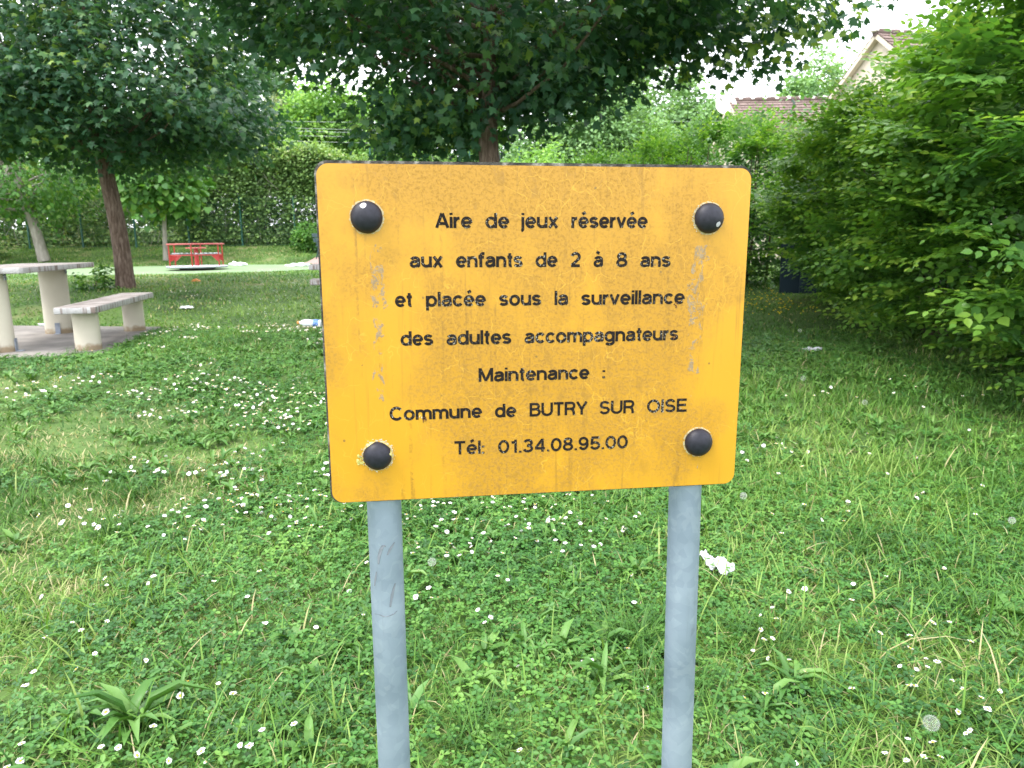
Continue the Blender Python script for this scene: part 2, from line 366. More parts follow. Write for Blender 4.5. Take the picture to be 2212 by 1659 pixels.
def tuft(x0, y0, n, rr_, L):
    x = x0 + R.normal(0, rr_, n); y = y0 + R.normal(0, rr_, n); ang = R.uniform(0, 2 * np.pi, n); tl = np.abs(R.normal(.6, .3, n))
    ax = np.stack([np.cos(ang) * np.sin(tl), np.sin(ang) * np.sin(tl), np.cos(tl)], 1); nm = np.stack([np.cos(ang) * np.cos(tl), np.sin(ang) * np.cos(tl), -np.sin(tl)], 1)
    l = L * R.uniform(.5, 1.2, n)
    V, F = scatter(BLADE3[0], BLADE3[1], np.stack([x, y, ground_np(x, y) - .004], 1), ax, nm, .0042 * R.uniform(.7, 1.3, n), l, l * R.uniform(.3, 1.1, n))
    parts.append((V, F, np.repeat(np.clip(.18 + R.normal(0, .14, n), 0, .6), len(BLADE3[1]))))
for px, py, n, rr_, L in ((1375, 1395, 300, .05, .15), (1440, 1500, 200, .07, .17), (820, 1240, 140, .05, .12), (1020, 1600, 120, .06, .16), (1650, 1400, 170, .06, .17), (2080, 1330, 150, .07, .16), (1900, 1180, 160, .08, .16), (2120, 1560, 140, .06, .14), (690, 1560, 120, .06, .12)):
    p = px_ground(px, py); tuft(p.x, p.y, n, rr_, L)
for _ in range(46):
    yy = R.uniform(2.2, 8.5); tuft(R.uniform(-.6 * yy, .62 * yy), yy, int(R.integers(60, 170)), R.uniform(.04, .10), R.uniform(.08, .15))
V, F, tn = join_np(parts)
tag(link('grass', np_mesh('grass', V, F, 3, tn), M['grass']), 'short green lawn grass with worn straw-coloured patches', 'grass', kind='stuff')
# clover and other small broad leaves
parts = []
def clover(n, y0, y1, size, thr):
    x, y = lawn_points(n, y0, y1)
    d = vnoise(x, y, 1.1, 41) * .65 + vnoise(x, y, .25, 42) * .35
    d = d + .10 * np.clip(1 - np.hypot((x - .1) / 1.6, (y - 2.4) / 1.4), 0, 1) - .35 * dryness(x, y)
    k = d > thr + R.uniform(-.12, .12, len(x)); x, y = x[k], y[k]; m = len(x)
    ang = R.uniform(0, 2 * np.pi, m); tl = np.abs(R.normal(.0, .38, m))
    nm = unit(np.stack([np.cos(ang) * np.sin(tl), np.sin(ang) * np.sin(tl) - .15, np.cos(tl)], 1))
    b = R.uniform(0, 2 * np.pi, m); ax = np.cross(nm, np.stack([np.cos(b), np.sin(b), 0 * b], 1))
    pos = np.stack([x, y, ground_np(x, y) + R.uniform(.012, .052, m)], 1)
    s = size * R.uniform(.55, 1.3, m)
    V, F = scatter(CLOVER[0], CLOVER[1], pos, ax, nm, s, s, s * R.uniform(.3, 2.2, m))
    tn = np.clip(.12 + .6 * vnoise(x, y, .5, 43) + R.normal(0, .24, m), 0, 1)
    parts.append((V, F, np.repeat(tn, len(CLOVER[1]))))
clover(50000, 1.2, 4.2, .0195, .42)
clover(60000, 4.2, 9.0, .022, .50)
V, F, tn = join_np(parts)
tag(link('clover', np_mesh('clover', V, F, 3, tn), M['clover']), 'dense patches of three-leaved clover growing through the lawn', 'clover', kind='stuff')
# rosettes of broad leaves strewn through the lawn
def rosette(c, n, L, W, spread=.9, jitter=.25):
    a = np.arange(n) * 2.4 + R.uniform(0, 6); tl = R.uniform(spread - jitter, spread + jitter, n)
    ax = np.stack([np.cos(a) * np.sin(tl), np.sin(a) * np.sin(tl), np.cos(tl)], 1)
    nm = np.stack([-np.cos(a) * np.cos(tl), -np.sin(a) * np.cos(tl), np.sin(tl)], 1)
    l = L * R.uniform(.6, 1.15, n)
    V, F = scatter(LANCE[0], LANCE[1], np.repeat(np.array([c]), n, 0) + R.normal(0, .004, (n, 3)) * [1, 1, 0], ax, nm, W * R.uniform(.7, 1.2, n), l, l * R.uniform(.3, 1.2, n))
    return V, F, np.repeat(np.clip(R.normal(.45, .22, n), 0, 1), len(LANCE[1]))
parts = []
x, y = lawn_points(2300, 1.3, 8)
k = vnoise(x, y, .9, 51) * .6 + vnoise(x, y, 2.1, 52) * .4 > .52; x, y = x[k], y[k]
for a, b in zip(x, y):
    parts.append(rosette((a, b, ground(a, b) + .005), int(R.integers(4, 8)), R.uniform(.06, .125), R.uniform(.016, .034), 1.05, .35))
V, F, tn = join_np(parts)
tag(link('broad_leaf_weeds', np_mesh('broad_leaf_weeds', V, F, 3, tn), M['weed']), 'low rosettes of broad-leaved weeds strewn through the lawn', 'weeds', kind='stuff')
for (px, py, n, L, W, lab) in [(285, 1575, 20, .21, .036, 'large plantain with long ribbed leaves at the lower left of the lawn'),
                               (1300, 1480, 9, .15, .030, 'upright dandelion leaves in the clover between the two posts'),
                               (1700, 1480, 9, .15, .028, 'pale long-leaved weed in the grass right of the right post'),
                               (1010, 1170, 8, .13, .026, 'dandelion leaves lying under the lower edge of the sign'),
                               (2195, 1340, 6, .13, .05, 'broad bright green leaf clump at the right edge of the lawn')]:
    p = px_ground(px, py)
    V, F, tn = rosette((p.x, p.y, ground(p.x, p.y)), n, L, W, 1.0, .4)
    V = V - np.array([p.x, p.y, ground(p.x, p.y)])
    o = link('leafy_weed', np_mesh('leafy_weed', V, F, 3, tn), M['weed'], loc=(p.x, p.y, ground(p.x, p.y))); tag(o, lab, 'plant')

# ================================================================== SIGN
SW, SH = .75, .584
sign_loc = Vector((.05131, 1.30165, 1.23743)); sg = ground(.05, 1.34)
sroot = thing('information_sign', (sign_loc.x, sign_loc.y, sg), 'yellow playground notice board with black lettering bolted to two grey posts', 'sign')
Rs = Matrix.Rotation(rad(7.9728), 4, 'Z') @ Matrix.Rotation(rad(.157), 4, 'X') @ Matrix.Rotation(rad(.551), 4, 'Y')
srot = Rs.to_euler(); soff = Vector((0, 0, sign_loc.z - sg))
def rrect(x0, x1, z0, z1, r, n=10):
    pts = []
    for cx_, cz_, a0 in ((x1 - r, z1 - r, 0), (x0 + r, z1 - r, 90), (x0 + r, z0 + r, 180), (x1 - r, z0 + r, 270)):
        pts += [(cx_ + r * math.cos(rad(a0 + 90 * k / n)), cz_ + r * math.sin(rad(a0 + 90 * k / n))) for k in range(n + 1)]
    return pts
def plate(bm, poly, yf, yb):
    a = [bm.verts.new((p[0], yf, p[1])) for p in poly]; b = [bm.verts.new((p[0], yb, p[1])) for p in poly]; n = len(poly)
    bm.faces.new(a); bm.faces.new(list(reversed(b)))
    for i in range(n): bm.faces.new((a[(i + 1) % n], a[i], b[i], b[(i + 1) % n]))
M['core'] = noise_mat('weathered_black_core', [(.35, (.025, .024, .022)), (.55, (.07, .065, .06)), (.68, (.26, .25, .23))], 55, 8, .8, .4)
bm = bmesh.new(); plate(bm, rrect(-SW / 2, SW / 2, -SH / 2, SH / 2, .021), -.0045, .006)
bm_obj('panel', bm, M['core'], sroot, soff, srot)
CAPS = [(-.2939, .2017, .0264), (.2984, .2014, .0264), (-.2903, -.2068, .0254), (.2986, -.2064, .0264)]
# the face: yellow laminate with dirt, scratches and worn spots
def sign_face_mat():
    m = mat('yellow_laminate', (.8, .45, .02), .42, 0, .45); t = m.node_tree; b = t.nodes['Principled BSDF']; L = t.links.new
    co = N(t, "ShaderNodeTexCoord"); sep = N(t, "ShaderNodeSeparateXYZ"); L(co.outputs['Object'], sep.inputs[0])
    def noise(scale, detail=6, rough=.6, st=(1, 1, 1), dist=0.0, off=0.0):
        mpn = N(t, "ShaderNodeMapping"); mpn.inputs['Scale'].default_value = st; mpn.inputs['Location'].default_value = (off, 0, off * .7)
        n = N(t, "ShaderNodeTexNoise"); n.inputs['Scale'].default_value = scale; n.inputs['Detail'].default_value = detail; n.inputs['Roughness'].default_value = rough; n.inputs['Distortion'].default_value = dist
        L(co.outputs['Object'], mpn.inputs[0]); L(mpn.outputs[0], n.inputs['Vector']); return n.outputs['Fac']
    def mth(op, a, bb=None, clamp=False):
        n = N(t, "ShaderNodeMath", operation=op); n.use_clamp = clamp
        for i, v in enumerate((a, bb)):
            if v is None: continue
            if isinstance(v, (int, float)): n.inputs[i].default_value = v
            else: L(v, n.inputs[i])
        return n.outputs[0]
    def step(v, lo, hi):
        n = N(t, "ShaderNodeMapRange"); n.interpolation_type = 'SMOOTHSTEP'; n.inputs['From Min'].default_value = lo; n.inputs['From Max'].default_value = hi; L(v, n.inputs['Value']); return n.outputs[0]
    def cmix(f, a, bb):
        n = N(t, "ShaderNodeMix", data_type='RGBA')
        if isinstance(f, (int, float)): n.inputs[0].default_value = f
        else: L(f, n.inputs[0])
        for i, v in ((6, a), (7, bb)):
            if isinstance(v, tuple): n.inputs[i].default_value = (*v, 1)
            else: L(v, n.inputs[i])
        return n.outputs[2]
    x, z = sep.outputs['X'], sep.outputs['Z']
    base = cmix(noise(5, 4), (.475, .240, .012), (.525, .272, .019))
    # grime: fine dark speckle gathered in big soft areas in the middle and along the top
    area = mth('ADD', noise(6.5, 5, .55, (1, 1, .7), .4), mth('MULTIPLY', step(mth('ABSOLUTE', mth('SUBTRACT', x, .02)), .34, .12), .16))
    area = mth('ADD', area, mth('MULTIPLY', step(z, .17, .27), .07))
    area = step(area, .45, .70)
    speck = step(noise(190, 6, .7), .44, .66)
    film = cmix(mth('MULTIPLY', area, .46), base, (.30, .148, .014))
    c = cmix(mth('MULTIPLY', mth('MULTIPLY', area, mth('MAXIMUM', speck, mth('MULTIPLY', step(noise(48, 5, .65, (1, 1, .6), .5, 21), .54, .66), .75))), .78), film, (.26, .135, .018))
    # thin clean scratches through the grime
    def cracks(scale, w, off, st=(1, 1, 1)):
        mpn = N(t, "ShaderNodeMapping"); mpn.inputs['Scale'].default_value = st; mpn.inputs['Location'].default_value = (off, off, off)
        nn = N(t, "ShaderNodeTexNoise"); nn.inputs['Scale'].default_value = 9; nn.inputs['Detail'].default_value = 4
        L(co.outputs['Object'], nn.inputs['Vector'])
        va = N(t, "ShaderNodeVectorMath", operation='ADD'); vm = N(t, "ShaderNodeVectorMath", operation='SCALE'); vm.inputs['Scale'].default_value = .09
        L(nn.outputs['Color'], vm.inputs[0]); L(co.outputs['Object'], va.inputs[0]); L(vm.outputs[0], va.inputs[1]); L(va.outputs[0], mpn.inputs[0])
        v = N(t, "ShaderNodeTexVoronoi", feature='DISTANCE_TO_EDGE'); v.inputs['Scale'].default_value = scale; L(mpn.outputs[0], v.inputs['Vector'])
        return step(v.outputs['Distance'], w, w * .25)
    cr1 = mth('MULTIPLY', cracks(19, .011, 3.1), step(noise(11, 3, .5, off=4), .46, .58))
    cr2 = mth('MULTIPLY', cracks(34, .016, 7.7, (1, 1, .6)), step(noise(8, 3, .5, off=9), .50, .60))
    c = cmix(mth('MULTIPLY', mth('MAXIMUM', cr1, cr2), .60), c, (.60, .335, .035))
    # bare worn plastic below the bolts: greyish brown flakes in wavering columns
    def column(x0, w, zt, zb, thr, off, sc=62):
        wob = mth('MULTIPLY', mth('SUBTRACT', noise(7, 3, .5, off=off), .5), .06)
        d = mth('ABSOLUTE', mth('SUBTRACT', mth('ADD', x, wob), x0))
        col = mth('MULTIPLY', step(d, w, w * .2), mth('MULTIPLY', step(z, zt + .01, zt - .02), step(z, zb - .02, zb + .05)))
        fl = noise(sc, 7, .62, (1, 1, .55), .8, off)
        return step(mth('ADD', fl, mth('MULTIPLY', mth('SUBTRACT', col, 1), .6)), thr, thr + .035)
    worn = column(-.280, .036, .17, -.16, .505, 1.3)
    worn = mth('MAXIMUM', worn, column(.290, .042, .17, -.04, .495, 5.9))
    worn = mth('MAXIMUM', worn, column(.285, .030, .0, -.16, .53, 8.2))
    worn = mth('MAXIMUM', worn, column(.297, .020, -.235, -.29, .48, 2.2))
    worn = mth('MAXIMUM', worn, column(-.245, .05, .25, .20, .60, 3.8, 60))
    worn = mth('MULTIPLY', worn, step(noise(230, 4, .7), .40, .52))
    c = cmix(mth('MULTIPLY', worn, .85), c, cmix(noise(110, 5, .7), (.12, .085, .045), (.34, .28, .21)))
    # lichen crust round the bolt heads
    rr = None
    for (cx_, cz_, r_) in CAPS:
        d = mth('SQRT', mth('ADD', mth('POWER', mth('ABSOLUTE', mth('SUBTRACT', x, cx_)), 2.0), mth('POWER', mth('ABSOLUTE', mth('SUBTRACT', z, cz_)), 2.0)))
        k = step(d, r_ + .0065, r_ + .001)
        rr = k if rr is None else mth('MAXIMUM', rr, k)
    crust = step(mth('ADD', noise(170, 5, .7), mth('MULTIPLY', mth('SUBTRACT', rr, 1), .5)), .42, .50)
    c = cmix(mth('MULTIPLY', crust, .9), c, cmix(noise(260, 3), (.30, .25, .12), (.62, .56, .40)))
    # scattered pin-prick chips
    v = N(t, "ShaderNodeTexVoronoi"); v.inputs['Scale'].default_value = 26; L(co.outputs['Object'], v.inputs['Vector'])
    pit = mth('MULTIPLY', step(v.outputs['Distance'], .075, .045), step(noise(40, 2, off=6), .52, .56))
    c = cmix(mth('MULTIPLY', pit, .8), c, (.16, .10, .03))
    # old rain streaks
    st = step(noise(9, 4, .5, (9, 1, .35), 0, 12), .60, .74)
    c = cmix(mth('MULTIPLY', st, .42), c, (.20, .105, .018))
    st2 = mth('MULTIPLY', step(noise(12, 5, .6, (7, 1, .22), .2, 31), .54, .68), step(noise(90, 5, .7, off=14), .42, .60))
    c = cmix(mth('MULTIPLY', mth('MULTIPLY', st2, step(mth('ABSOLUTE', x), .36, .30)), .50), c, (.19, .10, .018))
    L(c, b.inputs['Base Color'])
    L(mth('ADD', .34, mth('MULTIPLY', mth('MAXIMUM', mth('MULTIPLY', area, speck), worn), .45)), b.inputs['Roughness'])
    hgt = mth('ADD', mth('MULTIPLY', speck, mth('MULTIPLY', area, .3)), mth('MULTIPLY', mth('MAXIMUM', worn, crust), .8))
    bp = N(t, "ShaderNodeBump"); bp.inputs['Strength'].default_value = .35; bp.inputs['Distance'].default_value = .001
    L(hgt, bp.inputs['Height']); L(bp.outputs[0], b.inputs['Normal'])
    return m
bm = bmesh.new(); plate(bm, rrect(-SW / 2 + .0032, SW / 2 - .0010, -SH / 2 + .0014, SH / 2 - .0050, .020), -.0062, -.0044)
bm_obj('face', bm, sign_face_mat(), sroot, soff, srot)
# lettering: monoline engraved alphabet, cap height 1, x-height .74
def arc(cx_, cy_, rx, ry, a0, a1, n=14):
    return [(cx_ + rx * math.cos(rad(a0 + (a1 - a0) * k / n)), cy_ + ry * math.sin(rad(a0 + (a1 - a0) * k / n))) for k in range(n + 1)]
G = {}
X = .74; h = .085
G['i'] = (.17, [[(.085, 0), (.085, X)], [(.085, .86), (.085, 1.0)]])
G['l'] = (.17, [[(.085, 0), (.085, 1.0)]])
G['j'] = (.19, [[(.10, X), (.10, -.06)] + arc(-.02, -.06, .12, .13, 0, -80, 6)[1:], [(.10, .86), (.10, 1.0)]])
G['r'] = (.40, [[(.085, 0), (.085, X)], [(.085, .36)] + arc(.36, .36, .275, .295, 170, 88, 7)])
G['n'] = (.66, [[(.085, 0), (.085, X)], [(.085, .40)] + arc(.33, .43, .245, .225, 175, 0, 14) + [(.575, 0)]])
G['m'] = (1.02, [[(.085, 0), (.085, X)], [(.085, .42)] + arc(.298, .45, .213, .205, 175, 0, 12) + [(.511, 0)], [(.511, .42)] + arc(.724, .45, .213, .205, 175, 0, 12) + [(.937, 0)]])
G['u'] = (.66, [[(.575, X), (.575, 0)], [(.085, X)] + arc(.33, .31, .245, .225, 180, 355, 14)])
G['o'] = (.70, [arc(.35, .37, .265, .295, 0, 360, 28)])
G['c'] = (.64, [arc(.34, .37, .255, .295, 38, 322, 24)])
G['e'] = (.68, [[(.60, .36), (.10, .36)], [(.60, .33)] + arc(.345, .37, .255, .295, 0, 318, 26)])
G['d'] = (.70, [arc(.345, .37, .26, .295, 0, 360, 28), [(.615, 0), (.615, 1.0)]])
G['p'] = (.70, [arc(.355, .37, .26, .295, 0, 360, 28), [(.085, -.27), (.085, X)]])
G['g'] = (.70, [arc(.345, .37, .26, .295, 0, 360, 28), [(.615, X), (.615, -.02)] + arc(.355, -.03, .26, .165, 0, -155, 14)])
G['a'] = (.66, [arc(.335, .50, .225, .155, 165, 20, 10) + [(.56, .44), (.56, .10), (.60, .04)], [(.56, .425), (.34, .405)] + arc(.28, .235, .19, .16, 75, 275, 14) + [(.42, .11), (.56, .24)]])
G['s'] = (.60, [arc(.30, .515, .205, .14, 18, 262, 16) + arc(.30, .225, .215, .14, 82, -162, 16)])
G['t'] = (.38, [[(.19, .94), (.19, .18)] + arc(.29, .18, .10, .105, 190, 285, 6), [(.02, X - .07), (.36, X - .07)]])
G['f'] = (.42, [[(.17, 0), (.17, .76)] + arc(.32, .76, .15, .165, 180, 70, 9) + [(.42, .91)], [(.01, X - .07), (.38, X - .07)]])
G['v'] = (.62, [[(.06, X), (.31, .03)], [(.56, X), (.31, .03)]])
G['x'] = (.62, [[(.07, .01), (.55, X - .01)], [(.07, X - .01), (.55, .01)]])
G['é'] = (.68, G['e'][1] + [[(.26, .93), (.47, 1.05)]])
G['à'] = (.66, G['a'][1] + [[(.19, 1.05), (.40, .93)]])
G['A'] = (.80, [[(.06, .01), (.38, .97)], [(.74, .01), (.42, .97)], [(.18, .30), (.62, .30)]])
G['M'] = (.94, [[(.085, 0), (.085, 1)], [(.855, 0), (.855, 1)], [(.10, .96), (.47, .06)], [(.84, .96), (.47, .06)]])
G['C'] = (.84, [arc(.44, .5, .35, .42, 40, 320, 26)])
G['B'] = (.76, [[(.085, 0), (.085, 1)], [(.085, .92), (.42, .92)] + arc(.42, .725, .20, .195, 80, -90, 12) + [(.085, .53)], [(.42, .53)] + arc(.44, .305, .23, .225, 90, -90, 12) + [(.085, .08)]])
G['U'] = (.80, [[(.085, 1), (.085, .36)] + arc(.40, .36, .315, .28, 180, 360, 16) + [(.715, 1)]])
G['T'] = (.72, [[(.36, 0), (.36, 1)], [(.02, .92), (.70, .92)]])
G['R'] = (.78, [[(.085, 0), (.085, 1)], [(.085, .92), (.44, .92)] + arc(.46, .70, .21, .22, 85, -90, 12) + [(.085, .48)], [(.48, .46), (.60, .36), (.64, .22), (.66, 0)]])
G['Y'] = (.74, [[(.04, .99), (.37, .42)], [(.70, .99), (.37, .42)], [(.37, 0), (.37, .46)]])
G['S'] = (.74, [arc(.37, .705, .255, .215, 15, 262, 18) + arc(.37, .285, .27, .205, 82, -165, 18)])
G['O'] = (.88, [arc(.44, .5, .355, .42, 0, 360, 32)])
G['I'] = (.18, [[(.09, 0), (.09, 1)]])
G['E'] = (.70, [[(.085, 0), (.085, 1)], [(.085, .92), (.66, .92)], [(.085, .52), (.62, .52)], [(.085, .08), (.67, .08)]])
G['0'] = (.70, [arc(.35, .5, .265, .42, 0, 360, 30)])
G['1'] = (.46, [[(.33, 0), (.33, 1)], [(.33, .84), (.20, .80), (.08, .79)]])
G['2'] = (.68, [arc(.34, .69, .245, .23, 165, -30, 16) + [(.40, .40), (.14, .17), (.10, .09)], [(.05, .08), (.62, .08)]])
G['3'] = (.68, [arc(.33, .715, .22, .205, 160, -90, 16) + [(.26, .51)], [(.33, .51)] + arc(.33, .295, .245, .215, 90, -165, 18)])
G['4'] = (.70, [[(.50, 0), (.50, 1)], [(.47, .93), (.07, .30)], [(.03, .27), (.66, .27)]])
G['5'] = (.68, [[(.60, .92), (.17, .92), (.12, .47)] + arc(.34, .31, .25, .235, 140, -165, 20)])
G['8'] = (.68, [arc(.34, .725, .205, .195, 0, 360, 22), arc(.34, .29, .25, .21, 0, 360, 24)])
G['9'] = (.68, [arc(.33, .665, .235, .255, 0, 360, 24), arc(.33, .42, .25, .34, 20, -150, 16)])
G['.'] = (.20, [[(.10, 0), (.10, .15)]])
G[':'] = (.20, [[(.10, 0), (.10, .15)], [(.10, .46), (.10, .61)]])
def ribbon(pts, hw):
    P = np.array(pts, float); closed = np.hypot(*(P[0] - P[-1])) < 1e-6
    if closed: P = P[:-1]
    n = len(P); Lf = []; Rt = []
    for i in range(n):
        a = P[i] - P[i - 1] if (i > 0 or closed) else P[1] - P[0]
        b = P[(i + 1) % n] - P[i] if (i < n - 1 or closed) else a
        a = a / (np.hypot(*a) + 1e-9); b = b / (np.hypot(*b) + 1e-9)
        t = a + b; t = t / (np.hypot(*t) + 1e-9); nn = np.array([-t[1], t[0]])
        k = hw / max(.5, nn @ np.array([-a[1], a[0]]))
        Lf.append(P[i] + nn * k); Rt.append(P[i] - nn * k)
    return Lf, Rt, closed
SPACE = .10
def text_width(s): return sum(G[c][0] for c in s) + SPACE * .55 * (len(s) - 1)
def letter_mat():
    m = mat('engraved_black', (.02, .018, .018), .75, 0, .12); t = m.node_tree; b = t.nodes['Principled BSDF']; L = t.links.new
    co = N(t, "ShaderNodeTexCoord")
    n1 = N(t, "ShaderNodeTexNoise"); n1.inputs['Scale'].default_value = 300; n1.inputs['Detail'].default_value = 4
    n2 = N(t, "ShaderNodeTexNoise"); n2.inputs['Scale'].default_value = 16; n2.inputs['Detail'].default_value = 3
    L(co.outputs['Object'], n1.inputs['Vector']); L(co.outputs['Object'], n2.inputs['Vector'])
    ad = N(t, "ShaderNodeMath", operation='MULTIPLY_ADD'); ad.inputs[1].default_value = .50; L(n2.outputs['Fac'], ad.inputs[0]); L(n1.outputs['Fac'], ad.inputs[2])
    rp = ramp(t, [(.74, (.010, .008, .008)), (.90, (.030, .022, .018)), (1.0, (.30, .29, .25))])
    rp.color_ramp.elements[0].position = .72; rp.color_ramp.elements[1].position = .86; rp.color_ramp.elements[2].position = .93
    L(ad.outputs[0], rp.inputs[0]); L(rp.outputs[0], b.inputs['Base Color']); return m
LM = letter_mat()
LINES = [
 (.0250, [('Aire', -.1807, -.1192, .1843), ('de', -.0967, -.0562, .1843), ('jeux', -.0354, .0285, .1845), ('réservée', .0520, .1873, .1846)]),
 (.0250, [('aux', -.2255, -.1702, .1190), ('enfants', -.1474, -.0332, .1188), ('de', -.0102, .0278, .1186), ('2', .0509, .0693, .1183), ('à', .0923, .1092, .1180), ('8', .1325, .1534, .1177), ('ans', .1764, .2318, .1173)]),
 (.0248, [('et', -.2519, -.2229, .0532), ('placée', -.1998, -.0974, .0529), ('sous', -.0741, -.0004, .0526), ('la', .0237, .0478, .0525), ('surveillance', .0712, .2607, .0518)]),
 (.0248, [('des', -.2444, -.1892, -.0134), ('adultes', -.1660, -.0531, -.0139), ('accompagnateurs', -.0294, .2515, -.0139)]),
 (.0244, [('Maintenance', -.1109, .0882, -.0805), (':', .1128, .1171, -.0803)]),
 (.0246, [('Commune', -.2675, -.1058, -.1451), ('de', -.0825, -.0445, -.1458), ('BUTRY', -.0199, .0850, -.1463), ('SUR', .1080, .1742, -.1468), ('OISE', .1975, .2744, -.1472)]),
 (.0246, [('Tél:', -.1560, -.1015, -.2115), ('01.34.08.95.00', -.0774, .1634, -.2126)])]
for cap_h, words in LINES:
    for s, ua, ub, base in words:
        bm = bmesh.new(); lay = 0
        w = text_width(s); sx = (ub - ua) / w; x0 = 0.0
        hw = (.101 if not (s.isupper() or s[0] in '0T') else .094)
        for chx in s:
            gw, strokes = G[chx]
            for stx in strokes:
                pts = [((x0 + p[0]) * sx, p[1] * cap_h) for p in stx]
                Lf, Rt, closed = ribbon(pts, hw * cap_h)
                lay = (lay + 1) % 12
                yy = -.0065 - .00003 * lay
                a = [bm.verts.new((ua + p[0], yy, base + p[1])) for p in Lf]; b_ = [bm.verts.new((ua + p[0], yy, base + p[1])) for p in Rt]
                n = len(a)
                for i in range(n if closed else n - 1):
                    j = (i + 1) % n; bm.faces.new((b_[i], b_[j], a[j], a[i]))
            x0 += gw + SPACE * .55
        bm_obj('word', bm, LM, sroot, soff, srot)
# domed bolt caps
def cap_mat(i):
    chips = [[(-.004, -.016, .019, .0055)], [(.010, -.013, -.009, .0060)], [], [(.019, -.010, .009, .0045)]][i]
    m = mat('bolt_cap_plastic', (.010, .010, .018), .5, 0, .35); t = m.node_tree; b = t.nodes['Principled BSDF']; L = t.links.new
    co = N(t, "ShaderNodeTexCoord"); n = N(t, "ShaderNodeTexNoise"); n.inputs['Scale'].default_value = 130; n.inputs['Detail'].default_value = 5
    n2 = N(t, "ShaderNodeTexNoise"); n2.inputs['Scale'].default_value = 60 if i == 2 else 45; n2.inputs['Detail'].default_value = 4
    L(co.outputs['Object'], n.inputs['Vector']); L(co.outputs['Object'], n2.inputs['Vector'])
    sep = N(t, "ShaderNodeSeparateXYZ"); L(co.outputs['Object'], sep.inputs[0])
    rim = N(t, "ShaderNodeMapRange"); rim.inputs['From Min'].default_value = -.011 if i == 2 else -.006; rim.inputs['From Max'].default_value = -.001
    rim.inputs['To Max'].default_value = 0.30 if i == 2 else .21; L(sep.outputs['Y'], rim.inputs['Value'])
    ad = N(t, "ShaderNodeMath", operation='ADD'); L(n2.outputs['Fac'], ad.inputs[0]); L(rim.outputs[0], ad.inputs[1])
    th = N(t, "ShaderNodeMapRange"); th.inputs['From Min'].default_value = .66; th.inputs['From Max'].default_value = .69; L(ad.outputs[0], th.inputs['Value'])
    base = ramp(t, [(.35, (.007, .007, .014)), (.65, (.014, .014, .024))]); L(n.outputs['Fac'], base.inputs[0])
    lich = ramp(t, [(.35, (.40, .33, .05) if i == 2 else (.20, .21, .13)), (.6, (.55, .50, .22) if i == 2 else (.45, .45, .36))]); L(n.outputs['Fac'], lich.inputs[0])
    mx = N(t, "ShaderNodeMix", data_type='RGBA'); L(th.outputs[0], mx.inputs[0]); L(base.outputs[0], mx.inputs[6]); L(lich.outputs[0], mx.inputs[7])
    last = mx.outputs[2]
    for cx_, cy_, cz_, r_ in chips:
        dn = N(t, "ShaderNodeVectorMath", operation='DISTANCE'); dn.inputs[1].default_value = (cx_, cy_, cz_); L(co.outputs['Object'], dn.inputs[0])
        a2 = N(t, "ShaderNodeMath", operation='MULTIPLY_ADD'); a2.inputs[1].default_value = .010; L(n2.outputs['Fac'], a2.inputs[0]); L(dn.outputs['Value'], a2.inputs[2])
        k = N(t, "ShaderNodeMapRange"); k.inputs['From Min'].default_value = r_ + .0045; k.inputs['From Max'].default_value = r_ + .004; L(a2.outputs[0], k.inputs['Value'])
        m2 = N(t, "ShaderNodeMix", data_type='RGBA'); L(k.outputs[0], m2.inputs[0]); L(last, m2.inputs[6]); m2.inputs[7].default_value = (.40, .40, .44, 1); last = m2.outputs[2]
    L(last, b.inputs['Base Color']); return m
for i, (cx_, cz_, r_) in enumerate(CAPS):
    bm = bmesh.new()
    prof = [(r_ * .98, 0), (r_, -.002)] + [(r_ * math.cos(a), -.003 - .018 * math.sin(a)) for a in [rad(q) for q in range(8, 89, 8)]] + [(0, -.021)]
    rings = []
    lathe(bm, [(r, -z) for r, z in prof], 36)
    bmesh.ops.rotate(bm, verts=bm.verts[:], cent=(0, 0, 0), matrix=Matrix.Rotation(rad(90), 3, 'X'))
    if i == 2:                                 # crusty lichen flakes round this cap
        pass
    bm_obj('bolt_cap', bm, cap_mat(i), sroot, soff + Rs.to_3x3() @ Vector((cx_, -.0062, cz_)), srot, smooth=True)
# lichen flakes, small grey crusts and rust blots stuck on the face
def crust(spots, m, name):
    bm = bmesh.new()
    for (x_, z_, s_, nf) in spots:
        for _ in range(nf):
            a, d = random.uniform(0, 6.3), s_ * math.sqrt(random.random()); q = s_ * random.uniform(.12, .35)
            n = 6; c = (x_ + d * math.cos(a), z_ + d * math.sin(a)); yy = -.0067 - random.uniform(0, .0012)
            ring_ = [bm.verts.new((c[0] + q * random.uniform(.5, 1.2) * math.cos(6.283 * k / n), yy, c[1] + q * random.uniform(.5, 1.2) * math.sin(6.283 * k / n))) for k in range(n)]
            base_ = [bm.verts.new((v.co.x * 1.0 + (v.co.x - c[0]) * .2, -.0060, v.co.z + (v.co.z - c[1]) * .2)) for v in ring_]
            bm.faces.new(ring_)
            for k in range(n): bm.faces.new((ring_[(k + 1) % n], ring_[k], base_[k], base_[(k + 1) % n]))
    bm_obj(name, bm, m, sroot, soff, srot)
def crusts(spots, m, name):
    for sp_ in spots: crust([sp_], m, name)
M['lichen'] = noise_mat('yellow_lichen', [(.35, (.34, .30, .06)), (.6, (.60, .55, .20))], 200, 4, .95, .3)
M['lichen_grey'] = noise_mat('grey_lichen', [(.35, (.30, .29, .25)), (.6, (.58, .57, .52))], 200, 4, .95, .3)
M['rust'] = noise_mat('rust_blot', [(.35, (.07, .03, .015)), (.6, (.16, .07, .03))], 200, 4, .95, .3)
